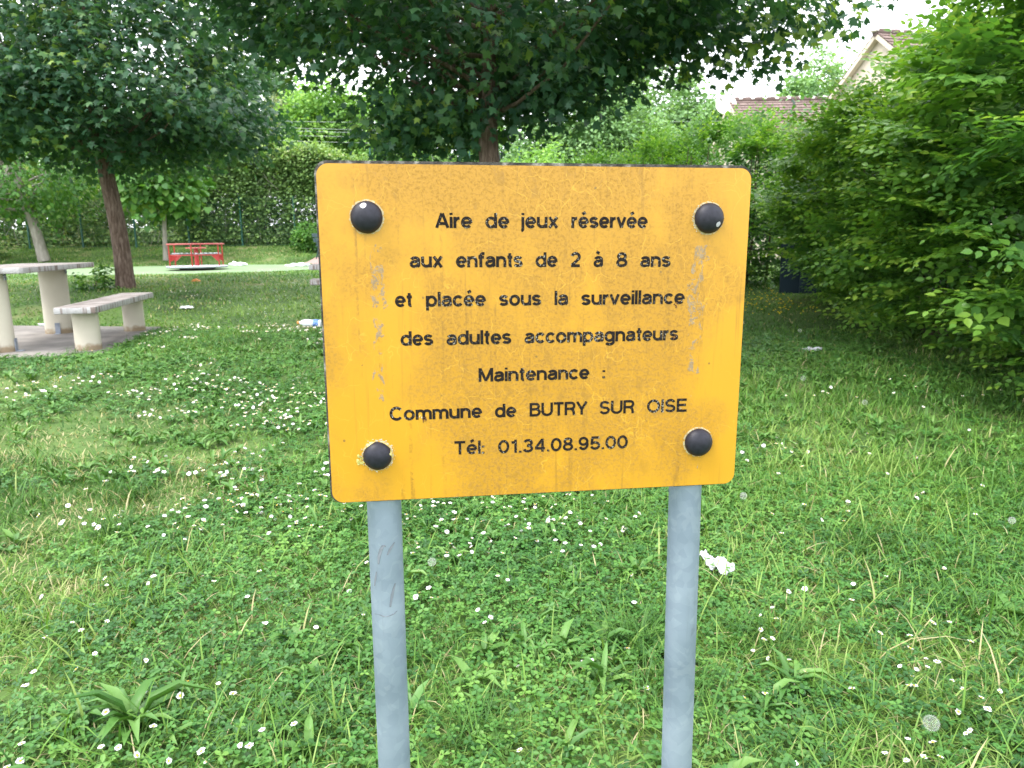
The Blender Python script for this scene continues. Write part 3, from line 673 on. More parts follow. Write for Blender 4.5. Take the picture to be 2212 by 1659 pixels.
crusts([(-.318, -.214, .010, 9), (-.312, -.222, .006, 5), (-.291, -.238, .006, 3)], M['lichen'], 'lichen_patch')
ringsp = [(-.2903 + .0275 * math.cos(a), -.2068 + .0275 * math.sin(a), .0032, 3) for a in [i * .21 for i in range(30)]]
ringsp += [(.2984 + .0285 * math.cos(a), .2014 + .0285 * math.sin(a), .0026, 2) for a in [1.2 + i * .24 for i in range(9)] + [3.0 + .25 * i for i in range(6)]]
crust(ringsp[:30], M['lichen_grey'], 'lichen_patch'); crust(ringsp[30:], M['lichen_grey'], 'lichen_patch')
crusts([(-.212, -.139, .004, 3), (.262, -.140, .003, 3), (-.262, -.137, .003, 2)], M['lichen_grey'], 'lichen_patch')
crusts([(-.2085, -.1445, .0055, 7), (-.224, -.138, .0025, 3), (.2440, .0500, .0050, 6), (.2445, -.008, .0045, 6)], M['rust'], 'rust_spot')
# posts
def post_mat():
    m = mat('galvanised_post', (.4, .44, .5), .42, .55, .5); t = m.node_tree; b = t.nodes['Principled BSDF']; L = t.links.new
    co = N(t, "ShaderNodeTexCoord")
    v = N(t, "ShaderNodeTexVoronoi"); v.inputs['Scale'].default_value = 55; L(co.outputs['Object'], v.inputs['Vector'])
    n = N(t, "ShaderNodeTexNoise"); n.inputs['Scale'].default_value = 7; n.inputs['Detail'].default_value = 6; L(co.outputs['Object'], n.inputs['Vector'])
    sx = N(t, "ShaderNodeSeparateColor"); L(v.outputs['Color'], sx.inputs[0])
    ad = N(t, "ShaderNodeMath", operation='MULTIPLY_ADD'); ad.inputs[1].default_value = .13; L(sx.outputs[0], ad.inputs[0]); L(n.outputs['Fac'], ad.inputs[2])
    rp = ramp(t, [(.32, (.215, .265, .365)), (.55, (.27, .325, .435)), (.75, (.33, .385, .50))]); L(ad.outputs[0], rp.inputs[0])
    nf = N(t, "ShaderNodeTexNoise"); nf.inputs['Scale'].default_value = 26; nf.inputs['Detail'].default_value = 2; nf.inputs['Distortion'].default_value = 1.1; L(co.outputs['Object'], nf.inputs['Vector'])
    kf = N(t, "ShaderNodeMapRange"); kf.inputs['From Min'].default_value = .575; kf.inputs['From Max'].default_value = .60; kf.inputs['To Max'].default_value = .16; L(nf.outputs['Fac'], kf.inputs['Value'])
    mf = N(t, "ShaderNodeMix", data_type='RGBA'); L(kf.outputs[0], mf.inputs[0]); L(rp.outputs[0], mf.inputs[6]); mf.inputs[7].default_value = (.42, .47, .57, 1)
    ns = N(t, "ShaderNodeTexNoise"); ns.inputs['Scale'].default_value = 5; ns.inputs['Detail'].default_value = 7; ns.inputs['Roughness'].default_value = .7
    mps = N(t, "ShaderNodeMapping"); mps.inputs['Scale'].default_value = (12, 12, .6); L(co.outputs['Object'], mps.inputs[0]); L(mps.outputs[0], ns.inputs['Vector'])
    ks = N(t, "ShaderNodeMapRange"); ks.inputs['From Min'].default_value = .58; ks.inputs['From Max'].default_value = .78; ks.inputs['To Max'].default_value = .5; L(ns.outputs['Fac'], ks.inputs['Value'])
    md = N(t, "ShaderNodeMix", data_type='RGBA'); L(ks.outputs[0], md.inputs[0]); L(mf.outputs[2], md.inputs[6]); md.inputs[7].default_value = (.19, .21, .25, 1); rp = md
    # dark scuffs
    mpn = N(t, "ShaderNodeMapping"); mpn.inputs['Scale'].default_value = (1, 1, .45); mpn.inputs['Rotation'].default_value = (.2, .5, 0); L(co.outputs['Object'], mpn.inputs[0])
    n3 = N(t, "ShaderNodeTexNoise"); n3.inputs['Scale'].default_value = 17; n3.inputs['Detail'].default_value = 4; n3.inputs['Distortion'].default_value = .6; L(mpn.outputs[0], n3.inputs['Vector'])
    k = N(t, "ShaderNodeMapRange"); k.inputs['From Min'].default_value = .66; k.inputs['From Max'].default_value = .74; L(n3.outputs['Fac'], k.inputs['Value'])
    k2 = N(t, "ShaderNodeMath", operation='MULTIPLY'); k2.inputs[1].default_value = .55; L(k.outputs[0], k2.inputs[0])
    mx = N(t, "ShaderNodeMix", data_type='RGBA'); L(k2.outputs[0], mx.inputs[0]); L(rp.outputs[2], mx.inputs[6]); mx.inputs[7].default_value = (.14, .15, .17, 1)
    L(mx.outputs[2], b.inputs['Base Color'])
    r2 = N(t, "ShaderNodeMapRange"); r2.inputs['To Min'].default_value = .34; r2.inputs['To Max'].default_value = .58; L(n.outputs['Fac'], r2.inputs['Value']); L(r2.outputs[0], b.inputs['Roughness'])
    return m
PM = post_mat()
M['scuff'] = mat('rubber_scuff', (.15, .17, .20), .8)
for (ut, ub) in ((-.2856, -.2840), (.2872, .3060)):
    bm = bmesh.new()
    top = Rs.to_3x3() @ Vector((ut, .0375, .262)); bot = Rs.to_3x3() @ Vector((ub, .0375, -1.05))
    bot = Vector((bot.x, bot.y, -soff.z - .06)); ax = (top - bot).normalized()
    tube(bm, [bot, bot + (top - bot) * .33, bot + (top - bot) * .66, top - ax * .004, top], [.0312, .0312, .0312, .0312, .0285], 40)
    bm_obj('post', bm, PM, sroot, soff, smooth=True)
# scuffs on the left post: thin curved smears lying on the tube
bm = bmesh.new()
def smear(z0, a0, pts, wd):
    Lf = []; Rt = []
    n = len(pts)
    for i, (da, dz) in enumerate(pts):
        w_ = wd * math.sin(math.pi * (i + .6) / (n + .2))
        for lst, sg_ in ((Lf, 1), (Rt, -1)):
            a = a0 + da + sg_ * w_ / .0312; z_ = z0 + dz
            f_ = (z_ - bot_l.z) / (top_l.z - bot_l.z); c_ = bot_l + (top_l - bot_l) * f_
            lst.append(bm.verts.new((c_.x + .0318 * math.sin(a), c_.y - .0318 * math.cos(a), z_)))
    for i in range(n - 1): bm.faces.new((Rt[i], Rt[i + 1], Lf[i + 1], Lf[i]))
top_l = Rs.to_3x3() @ Vector((-.2856, .0375, .262)); bot_l = Rs.to_3x3() @ Vector((-.2840, .0375, -1.05)); bot_l = Vector((bot_l.x, bot_l.y, -soff.z - .06))
smear(-.385, -.05, [(-.25, -.03), (-.2, -.015), (-.05, 0), (.1, .008), (.2, .004)], .0035)
smear(-.385, .45, [(-.2, -.012), (0, .0), (.25, .010)], .003)
smear(-.445, -.55, [(-.1, -.015), (0, 0), (.1, .015)], .0022)
smear(-.47, .55, [(-.25, -.03), (-.1, -.005), (.1, .015)], .003)
smear(-.515, .0, [(-.75, -.002), (-.4, .0), (0, -.004), (.4, -.001), (.7, .004)], .0045)
bm_obj('scuff_mark', bm, M['scuff'], sroot, soff)

# ================================================================== CONCRETE TABLE AND BENCH
BD = Vector((-.212, .977, 0)).normalized(); brz = math.atan2(BD.y, BD.x) - math.pi / 2
def slab_mat():
    m = noise_mat('weathered_slab', [(.28, (.14, .115, .105)), (.48, (.25, .222, .208)), (.7, (.36, .33, .315))], 6, 9, .95, .5, bscale=70)
    t = m.node_tree; b = t.nodes['Principled BSDF']; L = t.links.new
    src = b.inputs['Base Color'].links[0].from_socket
    co = N(t, "ShaderNodeTexCoord"); mpn = N(t, "ShaderNodeMapping"); mpn.inputs['Scale'].default_value = (14, 14, 1.2); L(co.outputs['Object'], mpn.inputs[0])
    n = N(t, "ShaderNodeTexNoise"); n.inputs['Scale'].default_value = 1.6; n.inputs['Detail'].default_value = 5; L(mpn.outputs[0], n.inputs['Vector'])
    ge = N(t, "ShaderNodeNewGeometry"); sp = N(t, "ShaderNodeSeparateXYZ"); L(ge.outputs['Normal'], sp.inputs[0])
    ab = N(t, "ShaderNodeMath", operation='ABSOLUTE'); L(sp.outputs['Z'], ab.inputs[0])
    up = N(t, "ShaderNodeMapRange"); up.inputs['From Min'].default_value = .6; up.inputs['From Max'].default_value = .2; L(ab.outputs[0], up.inputs['Value'])
    st = N(t, "ShaderNodeMapRange"); st.inputs['From Min'].default_value = .50; st.inputs['From Max'].default_value = .60; L(n.outputs['Fac'], st.inputs['Value'])
    mu = N(t, "ShaderNodeMath", operation='MULTIPLY'); L(up.outputs[0], mu.inputs[0]); L(st.outputs[0], mu.inputs[1])
    side = N(t, "ShaderNodeMix", data_type='RGBA'); L(up.outputs[0], side.inputs[0]); L(src, side.inputs[6]); side.inputs[7].default_value = (.42, .405, .41, 1)
    mx = N(t, "ShaderNodeMix", data_type='RGBA'); L(mu.outputs[0], mx.inputs[0]); L(side.outputs[2], mx.inputs[6]); mx.inputs[7].default_value = (.20, .155, .14, 1)
    L(mx.outputs[2], b.inputs['Base Color']); return m
SM = slab_mat()
def leg_mat():
    m = noise_mat('cream_concrete', [(.3, (.46, .425, .345)), (.7, (.53, .495, .405))], 3, 5, .85, .15, bscale=60)
    t = m.node_tree; b = t.nodes['Principled BSDF']; L = t.links.new; src = b.inputs['Base Color'].links[0].from_socket
    co = N(t, "ShaderNodeTexCoord"); sp = N(t, "ShaderNodeSeparateXYZ"); L(co.outputs['Object'], sp.inputs[0])
    n = N(t, "ShaderNodeTexNoise"); n.inputs['Scale'].default_value = 14; n.inputs['Detail'].default_value = 6; L(co.outputs['Object'], n.inputs['Vector'])
    a = N(t, "ShaderNodeMath", operation='MULTIPLY_ADD'); a.inputs[1].default_value = -.16; L(n.outputs['Fac'], a.inputs[0]); L(sp.outputs['Z'], a.inputs[2])
    k = N(t, "ShaderNodeMapRange"); k.inputs['From Min'].default_value = -.01; k.inputs['From Max'].default_value = -.06; L(a.outputs[0], k.inputs['Value'])
    mx = N(t, "ShaderNodeMix", data_type='RGBA'); L(k.outputs[0], mx.inputs[0]); L(src, mx.inputs[6]); mx.inputs[7].default_value = (.26, .20, .13, 1)
    L(mx.outputs[2], b.inputs['Base Color']); return m
LG = leg_mat()
def chipped_slab(name, hw, hl, z0, z1, parent, corner=0.0):
    bm = bmesh.new()
    if corner: poly = [(-hw + corner, -hl), (hw - corner, -hl), (hw, -hl + corner), (hw, hl - corner), (hw - corner, hl), (-hw + corner, hl), (-hw, hl - corner), (-hw, -hl + corner)]
    else: poly = [(-hw, -hl), (hw, -hl), (hw, hl), (-hw, hl)]
    prism(bm, poly, z0, z1)
    bmesh.ops.bevel(bm, geom=bm.edges[:], offset=.009, segments=2, affect='EDGES', profile=.5)
    bmesh.ops.subdivide_edges(bm, edges=[e for e in bm.edges if e.calc_length() > .12], cuts=9, use_grid_fill=True)
    for v in bm.verts:
        q = .004 * (vnoise(v.co.x + v.co.z * 3, v.co.y, .07, 61) - .5); v.co.x += float(q); v.co.y += float(.7 * q); v.co.z += float(.5 * q)
    return bm_obj(name, bm, SM, parent, smooth=True)
def leg(parent, y, top, ww, dd, brackets):
    bm = bmesh.new(); lathe(bm, [(0, 0), (1, 0), (1.0, .01), (.985, top * .5), (.985, top), (0, top)], 40, sx=ww / 2, sy=dd / 2)
    o = bm_obj('leg', bm, LG, parent, (0, y, 0), smooth=True)
    for bx, by, bz, rz in brackets:
        b2 = bmesh.new()
        if bz < .2: box(b2, (0, 0, .065), (.055, .006, .13)); box(b2, (0, -.03, .004), (.055, .07, .006))
        else: box(b2, (0, 0, -.03), (.045, .006, .07)); box(b2, (0, -.03, .0015), (.045, .07, .005))
        tube(b2, [(0, -.002, .10 if bz < .2 else -.045), (0, -.010, .10 if bz < .2 else -.045)], .010, 8)
        bm_obj('bracket', b2, M['bracket'], o, (bx, by, bz), (0, 0, rz))
    return o
bench = thing('concrete_bench', (-4.436, 8.229, .38), 'low concrete bench with a weathered slab seat on two cream oval legs', 'bench', rz=brz)
chipped_slab('seat', .185, 1.12, .382, .447, bench)
for sy in (-.845, .845): leg(bench, sy, .382, .245, .17, [])
table = thing('picnic_table', (-5.274, 8.108, .38), 'concrete table with a weathered grey top on two broad cream legs', 'table', rz=brz)
chipped_slab('tabletop', .40, 1.06, .772, .829, table, .03)
for sy in (-.815, .815):
    leg(table, sy, .772, .31, .20, [(.02, -.107, .0, 0), (.162, 0, 0, rad(90)), (.158, -.03, .770, rad(90))])

# ================================================================== CAROUSEL
cz = padz(-8.68, 20.8) + .002
car = thing('carousel', (-8.68, 20.8, cz), 'red metal children\'s roundabout with a white floor and hand rail', 'roundabout', rz=rad(0))
bm = bmesh.new(); lathe(bm, [(0, .0), (.45, .0), (.47, .045), (0, .046)], 40); bm_obj('base', bm, M['black'], car, smooth=True)
bm = bmesh.new(); lathe(bm, [(0, .05), (.70, .05), (.79, .062), (.80, .075), (.80, .095), (.785, .108), (0, .112)], 56)
for f in bm.faces:
    if max(v.co.z for v in f.verts) < .101: f.material_index = 1
bm_obj('floor', bm, [M['white'], M['bracket']], car, smooth=True)
bm = bmesh.new(); tube(bm, [(0, 0, .11), (0, 0, .58)], .062, 16); bm_obj('column', bm, M['red'], car, smooth=True)
bm = bmesh.new(); lathe(bm, [(0, .575), (.255, .575), (.268, .582), (.268, .600), (.255, .606), (0, .607)], 40); bm_obj('hand_wheel', bm, M['red_top'], car, smooth=True)
RR = .725
bm = bmesh.new()
pts = [(RR * math.cos(2 * math.pi * k / 48), RR * math.sin(2 * math.pi * k / 48), .695) for k in range(49)]
tube(bm, pts, .019, 10, cap=False); bm_obj('rail', bm, M['red_top'], car, smooth=True)
angs = [rad(-77 + 60 * k) for k in range(6)]
for a in angs:
    bm = bmesh.new(); tube(bm, [(RR * math.cos(a), RR * math.sin(a), .108), (RR * math.cos(a), RR * math.sin(a), .68)], .0165, 10)
    bm_obj('upright', bm, M['red'], car, smooth=True)
bm = bmesh.new()
for k in range(6):
    a, b = angs[k], angs[(k + 1) % 6]
    tube(bm, [((RR - .02) * math.cos(a), (RR - .02) * math.sin(a), .400), ((RR - .02) * math.cos(b), (RR - .02) * math.sin(b), .400)], .012, 8)
bm_obj('seat_bar', bm, M['red'], car, smooth=True)
for k in range(6):
    a, b = angs[k], angs[(k + 1) % 6]; mid = (a + b) / 2
    bm = bmesh.new()
    for rr_ in (.575, .485):
        box(bm, (rr_ * math.cos(mid), rr_ * math.sin(mid), .432), (.080, .50 * rr_ / .575, .022), mid)
    o = bm_obj('seat', bm, M['grey'], car, bevel=.003, segs=1)
    for rr_ in (.575, .485):
        for s in (-.20, .20, -.06, .06):
            bm = bmesh.new(); lathe(bm, [(.016, 0), (.014, .012), (0, .016)], 10, (rr_ * math.cos(mid) - s * math.sin(mid), rr_ * math.sin(mid) + s * math.cos(mid), .443))
            bm_obj('bolt', bm, M['bolt'], o, smooth=True)
for k in (1, 2, 4, 5):
    a = angs[k]; s = Vector((-math.cos(a), -math.sin(a), 0)); p0 = Vector((RR * math.cos(a), RR * math.sin(a), 0)) + s * .018; tdir = Vector((-math.sin(a), math.cos(a), 0)) * .006
    bm = bmesh.new(); tri = [p0 + Vector((0, 0, .390)), p0 + Vector((0, 0, .23)), p0 + s * .05 + Vector((0, 0, .25)), p0 + s * .21 + Vector((0, 0, .375)), p0 + s * .21 + Vector((0, 0, .390))]
    A = [bm.verts.new(p + tdir) for p in tri]; B = [bm.verts.new(p - tdir) for p in tri]
    bm.faces.new(A); bm.faces.new(list(reversed(B)))
    for i in range(5): bm.faces.new((A[(i + 1) % 5], A[i], B[i], B[(i + 1) % 5]))
    bm_obj('gusset', bm, M['red'], car)

# ================================================================== TREES
def clumped(centres, out, per, spread, T, size, flat=.45, droop=.35, up=.5, jitter=.45, tints=None, clump_var=.22, tbase=.42):
    """leaves around clump centres; out = outward direction per clump"""
    n = len(centres); c = np.repeat(centres, per, 0); o = np.repeat(out, per, 0); m = len(c)
    off = R.normal(0, 1, (m, 3)) * np.array([spread, spread, spread * flat])
    pos = c + off
    od = unit(o + R.normal(0, jitter, (m, 3)) + off / spread * .35)
    ax = unit(od * [1, 1, .4] + np.array([0, 0, -droop]) + R.normal(0, .35, (m, 3)))
    nm = unit(od * .65 + np.array([0, 0, up]) + R.normal(0, .35, (m, 3)))
    s = size * R.uniform(.6, 1.25, m)
    V, F = scatter(T[0], T[1], pos, ax, nm, s, s, s)
    ct = R.normal(0, clump_var, n) + .5 * (R.uniform(0, 1, n) < .07) if tints is None else tints
    tn = np.clip(tbase + np.repeat(ct, per) + R.normal(0, .14, m), 0, 1)
    return V, F, np.repeat(tn, len(T[1]))
def limb_path(a, b, sag=.12, n=5, wob=.10):
    a, b = Vector(a), Vector(b); L = (b - a).length; P = []
    for i in range(n + 1):
        t = i / n; p = a.lerp(b, t) + Vector((0, 0, -sag * L * math.sin(math.pi * t)))
        if 0 < i < n: p += Vector((random.uniform(-1, 1), random.uniform(-1, 1), random.uniform(-1, 1))) * wob * L * .3
        P.append(p)
    return P
def maple(base, fork_z, lean, R0, zlow0, slope, ztop, n_cl, per, leaf, label, trunk_r, bulge=None, seed=1, lowcut=None, tmpl=MAPLE, m='maple', cat='tree', extra=None, spread=.34):
    global R
    R = np.random.default_rng(seed); random.seed(seed)
    root = thing('maple_tree', base, label, cat)
    tr = bmesh.new()
    top = Vector((lean[0], lean[1], ztop * .78))
    P = [Vector((lean[0] * t, lean[1] * t, t * ztop * .78)) + Vector((.04 * math.sin(9 * t), .03 * math.cos(7 * t), 0)) for t in [0, .02, .06, .12, .2, .3, .45, .6, .8, 1]]
    tube(tr, P, [trunk_r * k for k in (1.28, 1.14, 1.05, 1.0, .97, .92, .78, .6, .36, .15)], 20)
    # clump centres
    th = R.uniform(0, 2 * np.pi, n_cl); rr = R0 * np.sqrt(R.uniform(.01, 1, n_cl))
    lobe = 1 + .16 * np.sin(3 * th + seed) + .10 * np.sin(5 * th + 2 * seed)
    rr = rr * lobe
    q = rr / R0
    zl = zlow0 + slope * rr + .25 * np.sin(4 * th + rr * 2.1); zt = ztop - (ztop - zlow0 - slope * R0) * np.clip(q, 0, 1.05) ** 2.4 * .92
    u = R.uniform(0, 1, n_cl) ** 1.5
    z = zl + (np.maximum(zt, zl + .25) - zl) * u
    C = np.stack([rr * np.cos(th) + lean[0] * .4, rr * np.sin(th) + lean[1] * .4, z], 1)
    C = C[vnoise(C[:, 0] * 1.1 + C[:, 1] * .6, C[:, 2] * 1.4 - C[:, 1] * .7, .62, seed + 40) > .27]
    if extra is not None: C = np.concatenate([C, np.array(extra, float)])
    out = unit(np.stack([C[:, 0], C[:, 1], (C[:, 2] - (zlow0 + ztop) * .45) * .6], 1))
    V, F, tn = clumped(C, out, per, spread, tmpl, leaf)
    link('crown', np_mesh('crown', V, F, 3, tn), M[m], root)
    # limbs to a share of the clumps
    idx = [i for i in R.permutation(len(C)) if C[i][2] > zlow0 + slope * math.hypot(C[i][0], C[i][1]) + .5][:34]
    for i in idx:
        e = C[i]; r_ = math.hypot(e[0], e[1])
        t = max(.30, min(.95, (e[2] - .55 * r_ - .3) / (ztop * .78)))
        zs = max(fork_z, t * ztop * .78)
        s_ = Vector((lean[0] * zs / (ztop * .78), lean[1] * zs / (ztop * .78), zs))
        tube(tr, limb_path(s_, e, .10), [trunk_r * k for k in (.22, .16, .12, .08, .05, .03)], 6, cap=False)
    bm_obj('trunk', tr, M['bark'], root, smooth=True)
    return root
# the maple behind the sign
gz_ = ground(-.22, 9.0)
maple((-.22, 9.0, gz_), 1.95, (.02, .05), 3.35, 2.20, .56, 6.1, 760, 56, .107, 'broad maple with dark star-shaped leaves standing right behind the yellow sign', .148, seed=5, extra=[(2.6 + 1.25 * a, .4 * math.sin(17 * a), 3.15 + .55 * a + .24 * math.sin(43 * a)) for a in [i / 15 for i in range(16)]] + [(-1.15 + .034 * i, .35 + .3 * math.sin(2.3 * i), 2.30 + .30 * math.sin(1.7 * i) ** 2) for i in range(26)] + [(.45 + .04 * i, .4 + .3 * math.sin(2.9 * i), 2.75 + .25 * math.sin(1.3 * i) ** 2) for i in range(16)])
gz_ = ground(-6.75, 13.0)
maple((-6.72, 13.0, gz_), 2.25, (-.27, .0), 2.6, 2.22, .14, 7.0, 800, 52, .113, 'broad maple with a stout leaning brown trunk just behind the concrete bench', .140, seed=9)
# sapling and leaning lime near the hedge
def small_tree(name, base, lean, h_st, cc, rad3, n_cl, per, leaf, T, m, label, tr_r, seed, bark='pale_bark', spread=.28, droop=.6):
    global R
    R = np.random.default_rng(seed); random.seed(seed)
    root = thing(name, base, label, 'tree')
    tr = bmesh.new(); top = Vector((lean[0] + cc[0], lean[1] + cc[1], cc[2] + rad3[2] * .5))
    P = [Vector((0, 0, 0)), Vector((lean[0] * .25, lean[1] * .25, h_st * .3)), Vector((lean[0] * .6, lean[1] * .6, h_st * .7)), Vector((lean[0], lean[1], h_st)), top.lerp(Vector((lean[0], lean[1], h_st)), .4), top]
    tube(tr, P, [tr_r * k for k in (1.15, 1.0, .92, .85, .55, .2)], 12)
    d = unit(R.normal(0, 1, (n_cl, 3))); r = R.uniform(.25, 1, n_cl) ** .45
    C = d * r[:, None] * np.array(rad3) * (1 + .15 * np.sin(4 * np.arctan2(d[:, 1], d[:, 0]) + seed))[:, None] + np.array([lean[0] + cc[0], lean[1] + cc[1], cc[2]])
    V, F, tn = clumped(C, d, per, spread, T, leaf, flat=.7, droop=droop)
    link('crown', np_mesh('crown', V, F, 3, tn), M[m], root)
    for i in R.permutation(n_cl)[:26]:
        s_ = P[3].lerp(P[5], random.random())
        tube(tr, limb_path(s_, C[i], .06, 4), [tr_r * k for k in (.35, .25, .18, .12, .06)], 5, cap=False)
    bm_obj('trunk', tr, M[bark], root, smooth=True); return root
gb = ground(-11.47, 25.0)
small_tree('lime_sapling', (-11.47, 25.0, gb), (.10, 0), 1.5, (-.05, 0, 2.55), (1.45, 1.4, 1.30), 120, 22, .21, HEART, 'lime', 'young lime tree with a thin pale trunk and big heart-shaped leaves left of the roundabout', .075, 21, spread=.22)
gb = ground(-15.5, 25.0)
small_tree('leaning_tree', (-15.5, 25.0, gb), (-.30, 0), 1.6, (-.6, 0, 2.9), (3.3, 2.4, 1.6), 230, 34, .15, OVATE, 'lime', 'tree with a leaning pale grey trunk beyond the concrete table', .17, 22, spread=.3)

# ---- shrubs and far trees: lobed crowns of many small leaves
def bushy(name, base, blobs, n_leaf, leaf, m, label, cat='tree', group=None, trunk=None, T=DIAM, seed=3, cl=60, surf=.55, tb=.42, droop=.3):
    """blobs: (dx, dy, z, rx, ry, rz)"""
    global R
    R = np.random.default_rng(seed); random.seed(seed)
    root = thing(name, base, label, cat, group); parts = []
    vol = [b[3] * b[4] + b[3] * b[5] for b in blobs]; tot = sum(vol)
    for b, v in zip(blobs, vol):
        k = max(8, int(cl * v / tot)); per = max(4, int(n_leaf * v / tot / k))
        d = unit(R.normal(0, 1, (k, 3))); r = R.uniform(surf, 1, k) ** .6
        C = np.array(b[:3]) + d * r[:, None] * np.array(b[3:])
        parts.append(clumped(C, d, per, min(b[3:]) * (.30 if cl < 100 else .22), T, leaf, flat=.75, droop=droop, clump_var=.2, tbase=tb))
    V, F, tn = join_np(parts)
    link('crown' if cat == 'tree' else 'foliage', np_mesh('crown', V, F, 3, tn), M[m], root)
    if trunk:
        tr = bmesh.new(); zt = max(b[2] for b in blobs)
        tube(tr, [(0, 0, -.1), (.05, 0, zt * .35), (0, .05, zt * .7), (.03, 0, zt)], [trunk, trunk * .8, trunk * .5, trunk * .15], 8)
        for b in blobs:
            tube(tr, limb_path((0, 0, zt * .25), b[:3], .05, 3), [trunk * .5, trunk * .35, trunk * .2, trunk * .08], 5, cap=False)
        bm_obj('trunk' if cat == 'tree' else 'stem', tr, M['twig'], root)
    return root
G2 = lambda x, y: (x, y, ground(x, y))
FAR = 'trees beyond the hedge'
bushy('leafy_tree', G2(-10.6, 45), [(0, 0, 5.2, 2.4, 2.0, 3.2), (-1.3, -.5, 3.8, 1.7, 1.5, 2.4), (1.3, .3, 3.6, 1.6, 1.5, 2.4)], 26000, .25, 'far_bright', 'bright green round tree behind the clipped hedge, left of the sign', 'tree', FAR, .22, seed=31, cl=220)
bushy('leafy_tree', G2(-7.0, 44), [(0, 0, 5.0, 1.7, 1.6, 3.0), (-.9, 0, 3.2, 1.3, 1.2, 2.0), (1.0, 0, 3.4, 1.5, 1.4, 2.2)], 20000, .25, 'far_bright', 'bright green narrow tree behind the top left corner of the sign', 'tree', FAR, .2, seed=32, cl=200)
bushy('leafy_tree', G2(-3.0, 43), [(0, 0, 4.0, 2.4, 1.6, 2.7), (2.2, 0, 3.4, 2.0, 1.4, 2.2)], 17000, .24, 'far_bright', 'low bright green tree just left of the maple trunk behind the sign', 'tree', FAR, .2, seed=33, cl=160)
bushy('conifer', G2(-14.7, 50), [(0, 0, 4.2, 1.7, 1.7, 2.6), (0, 0, 6.3, 1.1, 1.1, 1.7)], 9000, .20, 'far_grey', 'grey-green rounded cone of a tree beyond the hedge', 'tree', FAR, .2, seed=34, cl=150)
bushy('leafy_tree', G2(-21.5, 66), [(0, 0, 9.0, 4.0, 3, 4.2), (-4, 0, 7.5, 3.5, 3, 3.6), (4, 0, 7.0, 3.6, 3, 3.6)], 24000, .42, 'far_dark', 'tall dark bluish tree farthest behind the power lines', 'tree', FAR, .4, seed=35, cl=200)
bushy('leafy_tree', G2(-17.4, 40), [(0, 0, 3.8, 1.8, 1.5, 2.3)], 6000, .24, 'hedge', 'yellow-green tree showing over the hedge beside the left maple', 'tree', FAR, .2, seed=36, cl=110)
bushy('leafy_tree', G2(-26, 44), [(0, 0, 4.5, 5, 2, 4.0), (6, 0, 3.2, 3, 2, 3.0)], 14000, .32, 'far_dark', 'dark tree mass behind the left maple crown', 'tree', FAR, .3, seed=37, cl=200)
bushy('leafy_tree', G2(-19.5, 35), [(0, 0, 2.6, 3.6, 1.6, 2.6), (-6, 0, 2.4, 3.6, 1.6, 2.6), (5.5, 0, 2.2, 3, 1.5, 2.3)], 17000, .22, 'far_dark', 'shaded green thicket standing right behind the thin left part of the hedge', 'tree', FAR, .12, seed=46, cl=260)
bushy('leafy_tree', G2(3.6, 35), [(0, 0, 4.0, 2.3, 1.8, 2.9), (-2.0, -.3, 2.6, 1.8, 1.4, 2.2), (2.0, .2, 3.0, 1.9, 1.5, 2.4), (.4, .2, 5.4, 1.3, 1.2, 1.5)], 34000, .20, 'far_soft', 'soft pale green willow-like tree behind the sign, right of the maple trunk', 'tree', FAR, .22, seed=38, cl=330)
bushy('leafy_tree', G2(8.8, 46), [(0, 0, 6.0, 2.8, 2, 3.6), (-2.2, 0, 4.6, 2.2, 2, 3.0), (2.6, 0, 5.0, 2.2, 2, 2.6), (4.2, 0, 4.3, 1.6, 1.5, 2.4)], 26000, .27, 'far_soft', 'taller mid-green tree behind the willow-like one, left of the tiled roof', 'tree', FAR, .3, seed=39, cl=260)
bushy('leafy_tree', G2(23.6, 60), [(0, 0, 9.5, 2.1, 2, 3.0), (-.8, 0, 7.5, 2.0, 2, 2.5)], 8000, .34, 'far_soft', 'small round tree on the skyline between the two tiled roofs', 'tree', FAR, .3, seed=40, cl=110)
bushy('leafy_shrub', G2(1.1, 24), [(0, 0, 2.0, 1.3, 1.0, 1.6), (-.6, 0, 1.2, 1.2, 1.0, 1.2), (1.2, 0, 1.3, 1.2, 1.0, 1.3)], 14000, .13, 'far_bright', 'bright shrub directly right of the maple trunk above the sign', 'shrub', None, .06, seed=41, cl=160)
bushy('leafy_shrub', G2(-3.4, 30), [(0, 0, 1.7, 1.6, 1.0, 1.5), (1.8, 0, 1.6, 1.5, 1.0, 1.4), (3.2, 0, 1.4, 1.3, 1, 1.2)], 9000, .15, 'hedge', 'green shrub row at the foot of the fence above the sign', 'shrub', None, .06, seed=42, cl=160)
bushy('bramble', G2(-18.2, 25.6), [(0, 0, .35, 1.1, .7, .55), (-1.2, 0, .4, 1.0, .7, .6)], 5000, .10, 'hedge', 'low dark bramble in front of the fence at the left edge', 'shrub', None, .03, seed=43, cl=110)
bushy('bramble', G2(-6.9, 26.6), [(0, 0, .45, .7, .5, .5), (.8, 0, .5, .7, .5, .6)], 3500, .12, 'lime', 'leafy bramble at the hedge foot beside the green park bench', 'shrub', None, .03, seed=44, cl=90)
bushy('ivy_clump', (-7.12, 12.75, ground(-7.1, 12.75)), [(0, 0, .12, .30, .18, .18), (.18, 0, .25, .12, .12, .16)], 500, .07, 'hornbeam', 'small ivy clump at the foot of the leaning brown maple trunk', 'plant', None, .01, seed=45, cl=30)

